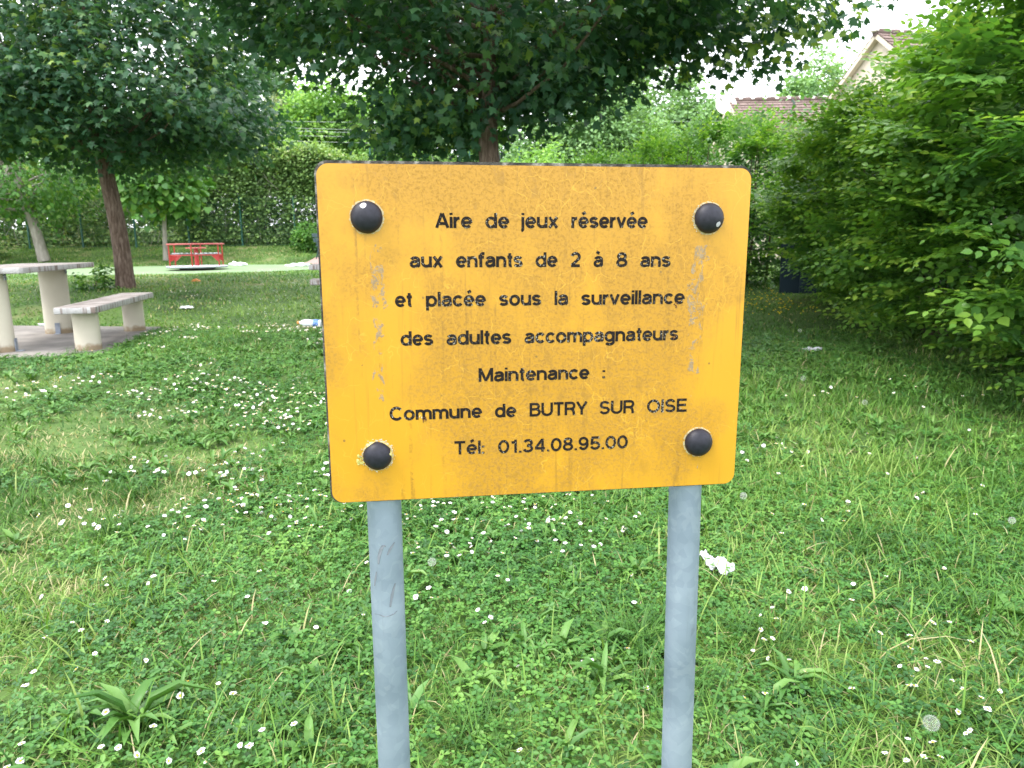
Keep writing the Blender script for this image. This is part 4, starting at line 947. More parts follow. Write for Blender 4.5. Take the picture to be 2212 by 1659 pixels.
# ---- clipped hedge on the left
def hedge_left():
    global R
    R = np.random.default_rng(51); random.seed(51)
    root = thing('hedge', (-13, 28.3, ground(-13, 28.3)), 'tall clipped hedge behind the roundabout, overgrown with dry vines', 'hedge')
    gz0 = root.location.z; parts = []
    n = 2300
    x = R.uniform(-12.2, -5.2, n); y = R.uniform(27.7, 28.9, n); z = R.uniform(.0, 1, n) ** .85
    top = 3.20 + .12 * vnoise(x, y * 0, 1.1, 52) + .10 * vnoise(x, 0 * x, .3, 53) - .55 * np.clip((x + 7.1) / 1.3, 0, 1)
    ztop = z * top; k = R.uniform(0, 1, n) < .22; ztop = np.where(k, top - R.uniform(0, .18, n), ztop)
    C = np.stack([x + 13, y - 28.3, ztop], 1); out = np.stack([0 * x, -1 + 0 * x, .2 + 1.0 * k], 1)
    parts.append(clumped(C, out, 26, .17, DIAM, .125, flat=.9, droop=.2, tbase=.36, clump_var=.17, tints=R.normal(0, .16, n) + .30 * k))
    # thinner screen of bushes towards the left
    n = 1900
    x = R.uniform(-25, -11.5, n); y = R.uniform(27.9, 30.2, n); top = 2.9 + 1.0 * vnoise(x, 0 * x, 1.6, 54); z = R.uniform(0, 1, n) * top
    k = (vnoise(x, z, .7, 55) > .25) | (y > 29)
    C = np.stack([x + 13, y - 28.3, z], 1)[k]; out = np.repeat(np.array([[0, -1, .3]]), len(C), 0)
    parts.append(clumped(C, out, 26, .22, DIAM, .13, flat=.9, droop=.2, tbase=.45, clump_var=.22))
    V, F, tn = join_np(parts); V[:, 2] = np.maximum(V[:, 2], -.15)
    link('foliage', np_mesh('foliage', V, F, 3, tn), M['hedge'], root)
    b = bmesh.new()
    for _ in range(230):
        x = random.uniform(-10.8, 7.6); y = random.uniform(-.62, .3); z = random.uniform(0, 2.3); L = random.uniform(.4, 1.5); a = random.gauss(0, .6)
        p0 = Vector((x, y, z)); p1 = p0 + Vector((math.sin(a) * L * .5, random.uniform(-.1, .1), L * .5)); p2 = p0 + Vector((math.sin(a) * L + random.gauss(0, .15), random.uniform(-.12, .05), L * .85))
        tube(b, [p0, p1, p2], [.010, .008, .004], 4, cap=False)
    bm_obj('dry_vines', b, M['pale_bark'], root)
hedge_left()
# ---- green mesh fence along the hedge
def fence(x0, x1, n, y, hgt, label, wires):
    root = thing('wire_fence', ((x0 + x1) / 2, y, ground((x0 + x1) / 2, y)), label, 'fence'); ox, oz = root.location.x, root.location.z
    xs_ = [x0 + (x1 - x0) * k / n for k in range(n + 1)]
    for xx in xs_:
        b = bmesh.new(); zz = ground(xx, y) - oz; box(b, (xx - ox, 0, zz + hgt / 2 - .1), (.055, .055, hgt + .2)); box(b, (xx - ox, 0, zz + hgt + .012), (.062, .062, .024))
        bm_obj('post', b, M['green_steel'], root)
    b = bmesh.new()
    for i in range(n):
        a, c = xs_[i] + .03, xs_[i + 1] - .03; za, zc = ground(a, y) - oz, ground(c, y) - oz
        for k in range(wires + 1):
            q = .05 + (hgt - .1) * k / wires; th = .003 if k % 4 else .005
            tube(b, [(a - ox, -.03, za + q), (c - ox, -.03, zc + q)], th, 4, cap=False)
        for k in range(1, 24):
            xx = a + (c - a) * k / 24; zz = ground(xx, y) - oz
            tube(b, [(xx - ox, -.037, zz + .04), (xx - ox, -.037, zz + hgt - .03)], .002, 3, cap=False)
    bm_obj('mesh_panel', b, M['green_steel'], root)
fence(-23.4, -5.9, 9, 27.6, 1.75, 'green steel mesh fence running along the foot of the left hedge', 9)
fence(-5.6, .4, 3, 31.0, 3.55, 'tall green mesh fence just visible above the top of the sign', 16)

# ---- hornbeam hedges on the right: leafy sprays
def spray_template(n=14, L=.62, leaf=.096, seed=0):
    rg = np.random.default_rng(seed); pos = []; ax = []; sz = []
    def twig(o, d, L, n, curve):
        p = np.array(o, float); d = np.array(d, float)
        for i in range(n):
            t = i / (n - 1); side = 1 if i % 2 else -1
            perp = np.array([-d[1], d[0], 0]); a = d * .75 + perp * side * .8 + np.array([0, 0, rg.normal(-.12, .15)])
            pos.append(p.copy()); ax.append(a); sz.append(leaf * (1.05 - .45 * t) * rg.uniform(.8, 1.15))
            p = p + d * (L / n); d = d + np.array([curve[0], curve[1], -.035]) * .5
        pos.append(p); ax.append(d); sz.append(leaf * .65)
    twig((0, 0, 0), (0, 1, .1), L, n, (0, 0))
    for s in (-1, 1):
        twig((0, L * .22, 0), (s * .75, .75, .05), L * .5, 7, (-s * .05, .02))
        twig((0, L * .48, 0), (s * .7, .8, .05), L * .36, 5, (-s * .05, .02))
    return np.array(pos), np.array(ax), np.array(sz)
SPR = [spray_template(seed=s) for s in range(4)]
def sprays(P, D, U, scale, tbase, tvar, leaf_scale=1.0, T=OVATE):
    """P spray roots, D growth direction, U up side of the spray"""
    out = []
    which = R.integers(0, 4, len(P))
    for w in range(4):
        s = which == w
        if not s.any(): continue
        p, d, u, sc = P[s], unit(D[s]), U[s], scale[s]
        sx = unit(np.cross(d, u)); un = np.cross(sx, d); tp, ta, ts = SPR[w]; k = len(tp)
        B = np.stack([sx, d, un], 1)                                       # rows
        pos = p[:, None, :] + np.einsum('kj,mjc->mkc', tp, B) * sc[:, None, None]
        ax = np.einsum('kj,mjc->mkc', ta, B)
        nm = np.repeat(un[:, None, :], k, 1) + R.normal(0, .28, (len(p), k, 3))
        sz = ts[None, :] * sc[:, None] * leaf_scale * R.uniform(.85, 1.15, (len(p), k))
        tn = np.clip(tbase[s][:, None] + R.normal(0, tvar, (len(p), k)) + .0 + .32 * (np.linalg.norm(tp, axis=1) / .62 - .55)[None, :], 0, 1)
        V, F = scatter(T[0], T[1], pos.reshape(-1, 3), ax.reshape(-1, 3), nm.reshape(-1, 3), sz.ravel() * .85, sz.ravel(), sz.ravel())
        out.append((V, F, np.repeat(tn.ravel(), len(T[1]))))
    return join_np(out)
def hornbeam(name, base, front, xr, label, n, seed, zmax, depth=1.6, back=True, tb=.42, sc0=1.0, group=None):
    """front(v, z) -> surface point (x,y) and outward direction; v in xr"""
    global R
    R = np.random.default_rng(seed); random.seed(seed)
    root = thing(name, base, label, 'shrub', group); b0 = np.array(base); parts = []
    v = R.uniform(xr[0], xr[1], n); zm = zmax(v); z = zm * R.uniform(.03, 1.0, n) ** .9
    dep = depth * R.uniform(0, 1, n) ** 1.7
    keep = (vnoise(v, z * 2.4, .62, seed + 5) * .7 + vnoise(v, z * 2, .25, seed + 6) * .3 > .44) | (dep > .55 * depth)
    v, z, zm, dep = v[keep], z[keep], zm[keep], dep[keep]; n = len(v)
    px_, py_, ox, oy = front(v, z, zm)
    P = np.stack([px_ - ox * dep, py_ - oy * dep, ground_np(px_, py_) + z - .18 * dep], 1)
    topn = np.clip((z / zm - .75) * 4, 0, 1)
    D = np.stack([ox + R.normal(0, .45, n), oy + R.normal(0, .45, n), R.normal(.18, .28, n) + .7 * topn], 1)
    U = np.stack([ox * .45 + R.normal(0, .25, n), oy * .45 + R.normal(0, .25, n), .9 + 0 * v], 1)
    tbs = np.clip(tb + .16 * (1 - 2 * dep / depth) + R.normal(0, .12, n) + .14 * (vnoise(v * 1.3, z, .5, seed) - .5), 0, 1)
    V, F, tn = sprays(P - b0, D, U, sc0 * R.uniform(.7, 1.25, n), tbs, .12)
    parts.append((V, F, tn))
    # upright leading shoots above the top
    m = n // 14
    v = R.uniform(xr[0], xr[1], m); zm = zmax(v); px_, py_, ox, oy = front(v, zm * .97, zm); dp = R.uniform(0, depth * .7, m)
    P = np.stack([px_ - ox * dp, py_ - oy * dp, ground_np(px_, py_) + zm * R.uniform(.88, 1.0, m)], 1)
    D = np.stack([R.normal(0, .3, m) + ox * .2, R.normal(0, .3, m) + oy * .2, 1.0 + 0 * v], 1); U = np.stack([ox + .1, oy, .2 + 0 * v], 1)
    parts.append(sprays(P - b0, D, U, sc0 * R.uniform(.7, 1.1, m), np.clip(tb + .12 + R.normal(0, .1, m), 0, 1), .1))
    # leaves deep inside close the view
    m = n // 2
    v = R.uniform(xr[0], xr[1], m); zm = zmax(v); z = zm * R.uniform(.04, .92, m); px_, py_, ox, oy = front(v, z, zm); dp = depth * R.uniform(.75, 1.25, m)
    C = np.stack([px_ - ox * dp, py_ - oy * dp, ground_np(px_, py_) + z], 1) - b0
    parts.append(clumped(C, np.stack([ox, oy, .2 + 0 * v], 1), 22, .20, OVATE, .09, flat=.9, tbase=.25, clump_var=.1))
    V, F, tn = join_np(parts)
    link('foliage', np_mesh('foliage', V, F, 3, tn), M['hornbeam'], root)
    b = bmesh.new()
    for i in range(max(10, int((xr[1] - xr[0]) * 5))):
        v = np.array([xr[0] + (xr[1] - xr[0]) * random.random()]); zm = zmax(v); px_, py_, ox, oy = front(v, zm * .3, zm)
        c = Vector((float(px_[0] - ox[0] * depth * .7), float(py_[0] - oy[0] * depth * .7), 0)); c.z = ground(c.x, c.y)
        top = Vector((float(px_[0] - ox[0] * depth * random.uniform(.2, .6)), float(py_[0] - oy[0] * depth * .4), c.z + float(zm[0]) * random.uniform(.8, 1.0)))
        tube(b, [p - Vector(base) for p in limb_path(c, top, 0, 5, .05)], [.030, .024, .02, .015, .01, .005], 6, cap=False)
    bm_obj('stem', b, M['twig'], root)
    return root
# main hedge: runs away from the camera along x ~ 4
def front_main(v, z, zm):
    q = z / zm
    x = np.interp(v, [4.3, 6, 8, 10, 12.2], [3.35, 3.55, 3.85, 4.15, 4.55]) + .55 * (1 - q) ** 2 * 1.4 - .25 * np.sin(np.pi * q) + .9 * np.clip((q - .68) / .32, 0, 1) ** 1.6
    x = x + .35 * (vnoise(v, z, .8, 71) - .5) * 2
    e = np.clip((v - 11.2) / 1.0, 0, 1)
    return x + .5 * e ** 2, v, -1 + .5 * e, -.25 + .9 * e
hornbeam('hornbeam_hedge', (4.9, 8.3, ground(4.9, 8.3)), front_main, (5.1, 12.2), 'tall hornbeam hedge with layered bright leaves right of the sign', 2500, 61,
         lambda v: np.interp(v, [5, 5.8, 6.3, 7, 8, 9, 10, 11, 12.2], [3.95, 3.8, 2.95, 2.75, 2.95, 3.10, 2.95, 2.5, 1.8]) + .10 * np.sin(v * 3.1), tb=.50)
def front_near(v, z, zm):
    q = z / zm; x = 3.38 + .9 * (1 - q) ** 2 - .22 * np.sin(np.pi * q) + .6 * np.clip((q - .75) / .25, 0, 1) + .3 * (vnoise(v, z, .7, 72) - .5) * 2
    return x, v, -1 + 0 * v, -.35 + 0 * v
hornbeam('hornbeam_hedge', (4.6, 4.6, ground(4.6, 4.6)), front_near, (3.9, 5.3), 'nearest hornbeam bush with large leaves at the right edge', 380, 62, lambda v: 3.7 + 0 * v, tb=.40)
def front_back(v, z, zm):
    q = z / zm; y = 13.1 + .35 * (1 - q) ** 2 - .1 * np.sin(np.pi * q) + .6 * np.clip((q - .8) / .2, 0, 1) + .3 * (vnoise(v, z, .8, 73) - .5) * 2
    return v, y, -.1 + 0 * v, -1 + 0 * v
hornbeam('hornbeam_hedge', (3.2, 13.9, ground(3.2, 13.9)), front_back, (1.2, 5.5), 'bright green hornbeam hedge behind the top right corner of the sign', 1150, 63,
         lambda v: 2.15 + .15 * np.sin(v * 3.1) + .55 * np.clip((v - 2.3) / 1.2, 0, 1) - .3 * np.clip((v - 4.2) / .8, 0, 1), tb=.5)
# loose cherry-like shrub between the hedges, in front of the roofs
bushy('leafy_shrub', (6.3, 16.5, ground(6.3, 16.5)), [(0, 0, 2.1, 1.3, 1, 1.6), (-1.2, 0, 2.0, 1.0, .8, 1.4), (1.2, 0, 1.6, 1.2, .8, 1.3)], 5200, .12, 'lime', 'looser shrub with drooping leaves in front of the lower tiled roof', 'shrub', None, .05, T=OVATE, seed=64, cl=150)
# navy sheet glimpsed in the gap between the hedges
bm = bmesh.new(); box(bm, (0, 0, .62), (1.9, .05, 1.24))
for k in range(-1, 2): box(bm, (k * .6, -.04, .62), (.06, .05, 1.30))
box(bm, (0, -.035, 1.22), (1.94, .06, .06))
o = bm_obj('panel_fence', bm, M['navy'], loc=(5.55, 12.70, ground(5.0, 12.75) - .42), rot=(0, 0, rad(-4)), bevel=.004, segs=1)
tag(o, 'dark blue panel glimpsed in the shaded gap between the two hedges', 'fence panel')

# ================================================================== HOUSES
def tile_mat():
    m = noise_mat('brown_roof_tiles', [(.3, (.15, .105, .092)), (.5, (.20, .145, .13)), (.7, (.26, .195, .175))], 5, 6, .9, 0)
    t = m.node_tree; b = t.nodes['Principled BSDF']; L = t.links.new; src = b.inputs['Base Color'].links[0].from_socket
    co = N(t, "ShaderNodeTexCoord"); br = N(t, "ShaderNodeTexBrick"); br.inputs['Scale'].default_value = 1.0; br.inputs['Brick Width'].default_value = .28; br.inputs['Row Height'].default_value = .20
    br.inputs['Mortar Size'].default_value = .018; br.inputs['Color1'].default_value = (1, 1, 1, 1); br.inputs['Color2'].default_value = (.72, .72, .72, 1); br.inputs['Mortar'].default_value = (.45, .42, .42, 1)
    L(co.outputs['UV'], br.inputs['Vector'])
    mx = N(t, "ShaderNodeMix", data_type='RGBA', blend_type='MULTIPLY'); mx.inputs[0].default_value = .8; L(src, mx.inputs[6]); L(br.outputs['Color'], mx.inputs[7]); L(mx.outputs[2], b.inputs['Base Color'])
    return m
TM = tile_mat()
def pitched(name, parent, a, b, dn, run, drop, m=TM, course=.20, th=.03):
    """a sloping tiled plane built in overlapping courses: ridge a->b, falling along dn by run / drop"""
    bm = bmesh.new(); uvl = bm.loops.layers.uv.new('UVMap'); a, b, dn = Vector(a), Vector(b), Vector(dn).normalized()
    slope = math.hypot(run, drop); n = int(slope / course); d = (dn * run + Vector((0, 0, -drop))) / slope; al = (b - a); Lr = al.length
    nn = al.normalized().cross(d).normalized()
    if nn.z < 0: nn = -nn
    for i in range(n):
        s0, s1 = i * course, (i + 1) * course + .03
        q = [a + d * s0 + nn * .004, b + d * s0 + nn * .004, b + d * s1 + nn * th, a + d * s1 + nn * th]
        vs_ = [bm.verts.new(p) for p in q]; f = bm.faces.new(vs_)
        for lp, uv_ in zip(f.loops, ((0, s0), (Lr, s0), (Lr, s1), (0, s1))): lp[uvl].uv = uv_
        lo = [bm.verts.new(p - nn * th) for p in (q[2], q[3])]; f = bm.faces.new((vs_[3], vs_[2], lo[0], lo[1]))
        for lp in f.loops: lp[uvl].uv = (.14, s1)
    return bm_obj(name, bm, m, parent)
def house(base, rz, Lh, half, wall_h, rise, label, chimney=False):
    """ridge along local +x from 0 to Lh, gable at x=0; half = half depth"""
    root = thing('house', base, label, 'house', rz=rz)
    bm = bmesh.new(); poly = [(-half, -1.5), (half, -1.5), (half, wall_h), (0, wall_h + rise), (-half, wall_h)]
    A = [bm.verts.new((0, p[0], p[1])) for p in poly]; B = [bm.verts.new((Lh, p[0], p[1])) for p in poly]
    bm.faces.new(list(reversed(A))); bm.faces.new(B)
    for i in range(5): bm.faces.new((A[i], A[(i + 1) % 5], B[(i + 1) % 5], B[i]))
    bm_obj('wall', bm, M['cream'], root)
    rf = bpy.data.objects.new('roof', None); ov = .35; k = rise / half
    p1 = pitched('roof', root, (-.18, 0, wall_h + rise + .10), (Lh + .18, 0, wall_h + rise + .10), (0, -1, 0), half + ov, (half + ov) * k)
    p2 = pitched('roof', root, (-.18, 0, wall_h + rise + .10), (Lh + .18, 0, wall_h + rise + .10), (0, 1, 0), half + ov, (half + ov) * k)
    bpy.data.objects.remove(rf)
    bm = bmesh.new(); nr = int(Lh / .40)
    for i in range(nr + 1):
        x0 = -.2 + i * .40
        tube(bm, [(x0, 0, wall_h + rise + .09), (x0 + .42, 0, wall_h + rise + .105)], [.11, .12], 10)
    rd = bm_obj('ridge_tiles', bm, TM, root, smooth=True)
    for i in range(nr + 1):
        bm = bmesh.new(); lathe(bm, [(.05, .0), (.125, .03), (.11, .10), (0, .14)], 10, (-.2 + i * .40, 0, wall_h + rise + .09))
        bm_obj('mortar_joint', bm, M['mortar'], rd, smooth=True)
    bm = bmesh.new()
    for s in (-1, 1):                                     # verge boards on the gable
        p0 = Vector((-.10, 0, wall_h + rise + .06)); p1_ = Vector((-.10, s * (half + ov), wall_h + rise + .06 - (half + ov) * k))
        d = (p1_ - p0); box(bm, (p0 + p1_) / 2 + Vector((0, 0, -.05)), (.16, d.length, .12), rot=Matrix.Rotation(math.atan2(d.z, d.y) if s > 0 else math.atan2(-d.z, -d.y), 4, 'X'))
    bm_obj('verge', bm, M['cream'], root)
    return root
def window(root, x, y, z, w, hh, rz=0):
    bm = bmesh.new()
    for dx, dz, sx, sz in ((-w / 2, 0, .07, hh + .07), (w / 2, 0, .07, hh + .07), (0, hh / 2, w - .07, .07), (0, -hh / 2, w - .07, .07), (0, 0, .06, hh - .07)): box(bm, (dx, 0, dz), (sx, .06, sz))
    f = bm_obj('window', bm, M['white'], root, (x, y, z), (0, 0, rz))
    bm = bmesh.new(); box(bm, (0, .012, 0), (w - .07, .02, hh - .07)); bm_obj('pane', bm, mat('window_glass', (.03, .04, .05), .08), f)
h1b = ground(10.3, 22); hz = 7.02 - h1b - 2.7 - .15
h1 = house((10.35, 22, h1b), rad(14), 10, 3.6, hz, 2.7, 'taller cream house with a brown tiled gable above the right hedge')
window(h1, 3.0, -3.66, 3.0, 1.2, 1.2); window(h1, 6.5, -3.66, 3.0, 1.2, 1.2)
h2b = ground(7.5, 26); hz = 5.97 - h2b - 2.2 - .15
h2 = house((7.5, 26, h2b), rad(0), 6.0, 3.4, hz, 2.2, 'lower cream house with a brown tiled roof behind the shrubs right of the maple')
pitched('porch_roof', h2, (2.0, -3.42, hz + .55), (6.6, -3.42, hz + .55), (0, -1, 0), 2.6, 1.35)
bm = bmesh.new(); box(bm, (4.3, -5.75, hz - .95), (4.3, .12, .45)); box(bm, (2.2, -4.7, (hz - .95) / 2), (.16, 2.0, hz - .95)); box(bm, (6.4, -5.7, (hz - .95) / 2 - .2), (.25, .25, hz - 1.0))
bm_obj('porch_wall', bm, M['cream'], h2)
def antenna(base, top, label, cat, arms, dish=False):
    root = thing('antenna' if not dish else 'antenna', base, label, cat)
    b = bmesh.new(); tube(b, [(0, 0, 0), (0, 0, top - base[2])], .022, 6); bm_obj('mast', b, M['steel'], root)
    b = bmesh.new(); H = top - base[2]
    for zz, Lb in arms:
        tube(b, [(-Lb / 2, 0, H - zz), (Lb / 2, 0, H - zz)], .014, 5)
        for k in range(7): xx = -Lb / 2 + Lb * k / 6; tube(b, [(xx, -.22, H - zz), (xx, .22, H - zz)], .008, 4)
    bm_obj('aerial', b, M['steel'], root)
    if dish:
        b = bmesh.new(); lathe(b, [(0, 0), (.18, .02), (.33, .075), (.335, .07), (.18, .01), (0, -.01)], 20)
        bm_obj('dish', b, M['mortar'], root, (-.12, -.15, .75), (rad(75), 0, rad(-10)), smooth=True)
antenna((10.3, 22.3, 5.9), 8.3, 'television aerial on a thin mast beside the taller gable', 'antenna', [(.25, .9)])
antenna((7.32, 26.0, 5.0), 7.0, 'television aerial and small dish at the left end of the lower roof', 'antenna', [(.12, .8)], True)
# ---- power lines
for za, zb in ((7.386, 7.20), (7.106, 6.77), (6.95, 6.62), (6.673, 6.42), (6.42, 6.10)):
    b = bmesh.new(); xa, xb = -13.57, -5.2; P = []
    for k in range(25):
        xx = -42 + k * 2.6; t = (xx - xa) / (xb - xa); P.append((xx, 38 + (za - 7) * .8, za + (zb - za) * t + .0006 * (xx + 10) ** 2))
    tube(b, P, .008, 5); o = bm_obj('power_line', b, M['wire'])
    tag(o, 'thin power line sagging in front of the trees beyond the hedge', 'power line', 'power lines beyond the hedge')

# ================================================================== SMALL THINGS
# far park bench and near stone table, half hidden by the sign
fb = thing('park_bench', (-5.75, 24.9, ground(-5.75, 24.9) + .02), 'dark green metal park bench on a pinkish pad, half hidden by the sign', 'bench', rz=rad(65))
for s in (-.7, .7):
    b = bmesh.new()
    tube(b, [(s, .28, 0), (s, .20, .20), (s, .18, .38), (s, .26, .60), (s, .32, .78)], .022, 8); tube(b, [(s, -.28, 0), (s, -.20, .2), (s, -.22, .38)], .022, 8); tube(b, [(s, -.22, .38), (s, .18, .38)], .02, 8)
    bm_obj('side_frame', b, M['dark_green'], fb, smooth=True)
b = bmesh.new()
for k in range(3): box(b, (0, -.17 + .15 * k, .415), (1.6, .12, .035))
bm_obj('seat', b, M['dark_green'], fb, bevel=.006)
b = bmesh.new()
for k in range(2): box(b, (0, .265 + .045 * k, .58 + .16 * k), (1.6, .03, .13), rot=Matrix.Rotation(rad(-14), 4, 'X'))
bm_obj('backrest', b, M['dark_green'], fb, bevel=.006)
gz_ = ground(-1.8, 10.2)
st = thing('stone_table', (-1.85, 10.1, gz_), 'grey picnic table with fixed seats, almost hidden behind the left edge of the sign', 'table', rz=rad(8))
b = bmesh.new(); box(b, (0, 0, 1.10 - gz_), (1.62, .62, .068)); bm_obj('tabletop', b, SM, st, bevel=.01)
for s in (-1, 1):
    b = bmesh.new(); box(b, (0, s * .62, .93 - gz_), (1.50, .30, .07)); bm_obj('seat', b, SM, st, bevel=.012)
for s in (-.5, .5):
    b = bmesh.new(); box(b, (s, 0, (1.06 - gz_) / 2), (.16, .26, 1.06 - gz_)); box(b, (s, 0, .86 - gz_), (.14, 1.3, .07)); bm_obj('leg', b, SM, st, bevel=.01)
# litter
def crumple(name, c, s, label, cat, m, seed, pts=None):
    rg = np.random.default_rng(seed); b = bmesh.new()
    bmesh.ops.create_icosphere(b, subdivisions=4, radius=1.0)
    for v in b.verts:
        d = v.co.normalized(); k = 1 + .35 * math.sin(3.1 * d.x + seed) * math.cos(2.7 * d.y + 1.3 * seed) + .22 * math.sin(7 * d.x + 5 * d.z + seed) + .16 * math.sin(13 * d.y + 9 * d.x) + .08 * math.sin(23 * d.x - 17 * d.y)
        v.co = Vector((d.x * s[0] * k, d.y * s[1] * k, max(d.z * s[2] * k, -.3 * s[2])))
    return b
p = px_ground(1545, 1238)
b = bmesh.new()                                           # a torn paper tissue: a thin crumpled sheet, draped over the clover
n = 44; grid_ = {}
for i in range(n + 1):
    for j in range(n + 1):
        u_, v_ = i / n - .5, j / n - .5
        w_ = .30 + .16 * u_ + .05 * math.sin(11 * u_ + 1) + .03 * math.sin(23 * u_)
        if abs(v_ + .10 * math.sin(5 * u_)) > w_ or abs(u_) > .47 + .03 * math.sin(17 * v_): continue
        X_, Y_ = u_ * .165, v_ * .125
        Z_ = .050 + .010 * math.sin(60 * X_ + 25 * Y_) + .009 * math.sin(95 * Y_ - 40 * X_ + 1) + .005 * math.sin(170 * X_ + 90 * Y_) + .004 * math.sin(210 * Y_ - 60 * X_) + .03 * max(0, -u_ - .2) + .04 * max(0, v_ - .2)
        grid_[i, j] = b.verts.new((X_, Y_, Z_))
for i in range(n):
    for j in range(n):
        q = [(i, j), (i + 1, j), (i + 1, j + 1), (i, j + 1)]
        if all(k in grid_ for k in q): b.faces.new([grid_[k] for k in q])
o = bm_obj('paper_tissue', b, M['tissue'], loc=(p.x + .005, p.y, ground(p.x, p.y)), rot=(rad(14), 0, rad(-48)), smooth=True)
sm = o.modifiers.new('sheet', 'SOLIDIFY'); sm.thickness = .0012
tag(o, 'crumpled white paper tissue lying in the grass beside the right post', 'litter')
p = px_ground(1752, 762)
o = bm_obj('paper_tissue', crumple('t', p, (.075, .04, .035), '', '', None, 5), M['tissue'], loc=(p.x, p.y, ground(p.x, p.y) + .02), smooth=True); tag(o, 'small white paper scrap in the grass near the right hedge', 'litter')
p = px_ground(515, 573, .03)
o = bm_obj('plastic_litter', crumple('t', p, (.20, .10, .075), '', '', None, 7), M['litter'], loc=(p.x, p.y, ground(p.x, p.y) + .05), smooth=True); tag(o, 'crumpled white bag at the far edge of the play surface, right of the roundabout', 'litter')
p = px_ground(646, 574, .03)
o = bm_obj('plastic_litter', crumple('t', p, (.26, .12, .06), '', '', None, 8), M['litter'], loc=(p.x, p.y, ground(p.x, p.y) + .04), smooth=True); tag(o, 'white bag lying near the right end of the play surface', 'litter')
p = px_ground(425, 610)
o = bm_obj('snack_wrapper', crumple('t', p, (.07, .05, .03), '', '', None, 9), M['orange'], loc=(p.x, p.y, ground(p.x, p.y) + .03), smooth=True); tag(o, 'tiny orange wrapper in the lawn in front of the roundabout', 'litter')
p = px_ground(405, 669)
o = bm_obj('paper_scrap', crumple('t', p, (.075, .05, .02), '', '', None, 10), M['litter'], loc=(p.x, p.y, ground(p.x, p.y) + .03), smooth=True); tag(o, 'small white paper scrap on the lawn right of the concrete bench', 'litter')
p = px_ground(148, 702)
o = bm_obj('paper_scrap', crumple('t', p, (.12, .05, .022), '', '', None, 11), M['litter'], loc=(p.x - .12, 9.75, ground(p.x - .12, 9.75) + .03), smooth=True); tag(o, 'flat white paper at the back edge of the slab under the concrete table', 'litter')
p = px_ground(672, 708)
bt = thing('drink_bottle', (p.x, p.y, ground(p.x, p.y) + .055), 'empty white and blue bottle with an orange cap lying left of the sign', 'bottle', rz=rad(-6))
b = bmesh.new(); prof = [(0, 0), (.040, .0), (.046, .012), (.046, .10), (.040, .125), (.046, .15), (.046, .21), (.034, .25), (.018, .28), (.018, .295), (0, .295)]
lathe(b, prof, 18); bmesh.ops.rotate(b, verts=b.verts[:], cent=(0, 0, 0), matrix=Matrix.Rotation(rad(-88), 3, 'Y'))
bo = bm_obj('bottle_body', b, M['litter'], bt, (.14, 0, 0), smooth=True)
b = bmesh.new(); lathe(b, [(0, 0), (.019, 0), (.020, .02), (.017, .032), (0, .032)], 14); bmesh.ops.rotate(b, verts=b.verts[:], cent=(0, 0, 0), matrix=Matrix.Rotation(rad(-88), 3, 'Y')); bm_obj('cap', b, M['orange'], bt, (-.145, 0, .010), smooth=True)
b = bmesh.new(); lathe(b, [(.0475, .03), (.0478, .04), (.0478, .09), (.0475, .10)], 18); bmesh.ops.rotate(b, verts=b.verts[:], cent=(0, 0, 0), matrix=Matrix.Rotation(rad(-88), 3, 'Y')); bm_obj('wrap', b, M['blue_print'], bt, (.14, 0, 0), smooth=True)

# ---- daisies
def daisy_meshes(seed):
    rg = random.Random(seed); pet = bmesh.new(); n = 17
    for k in range(n):
        a = 2 * math.pi * k / n + rg.uniform(-.06, .06); L = .0098 * rg.uniform(.85, 1.1); w_ = .0019; up = rg.uniform(.0, .0028)
        d = Vector((math.cos(a), math.sin(a), 0)); s = Vector((-d.y, d.x, 0)); zo = .0002 * (k % 3)
        q = [d * .0025 + s * w_ * .6, d * .0025 - s * w_ * .6, d * L * .75 - s * w_ + Vector((0, 0, up * .7)), d * L + Vector((0, 0, up)), d * L * .75 + s * w_ + Vector((0, 0, up * .7))]
        pet.faces.new([pet.verts.new(p + Vector((0, 0, zo))) for p in q])
    dsc = bmesh.new(); lathe(dsc, [(.0036, .0), (.0038, .0012), (.0026, .0024), (0, .0028)], 10)
    return pet, dsc
DV = []
for s in range(4):
    pet, dsc = daisy_meshes(s); me1 = bpy.data.meshes.new('petals'); pet.to_mesh(me1); pet.free(); me1.materials.append(M['petal'])
    me2 = bpy.data.meshes.new('flower_centre'); dsc.to_mesh(me2); dsc.free(); me2.materials.append(M['yolk'])
    DV.append((me1, me2))
stm = bmesh.new(); tube(stm, [(.004, .003, -.06), (.001, .002, -.03), (0, 0, 0)], .0009, 5); STEM = bpy.data.meshes.new('stem'); stm.to_mesh(STEM); stm.free(); STEM.materials.append(M['stem'])
def whole_daisy(s):
    b = bmesh.new()
    for i, me in enumerate((DV[s][0], DV[s][1], STEM)):
        n0 = len(b.faces); b.from_mesh(me); b.faces.ensure_lookup_table()
        for f in b.faces[n0:]: f.material_index = i
    me = bpy.data.meshes.new('daisy'); b.to_mesh(me); b.free()
    for m_ in (M['petal'], M['yolk'], M['stem']): me.materials.append(m_)
    return me
WD = [whole_daisy(s) for s in range(4)]
R = np.random.default_rng(77); random.seed(77)
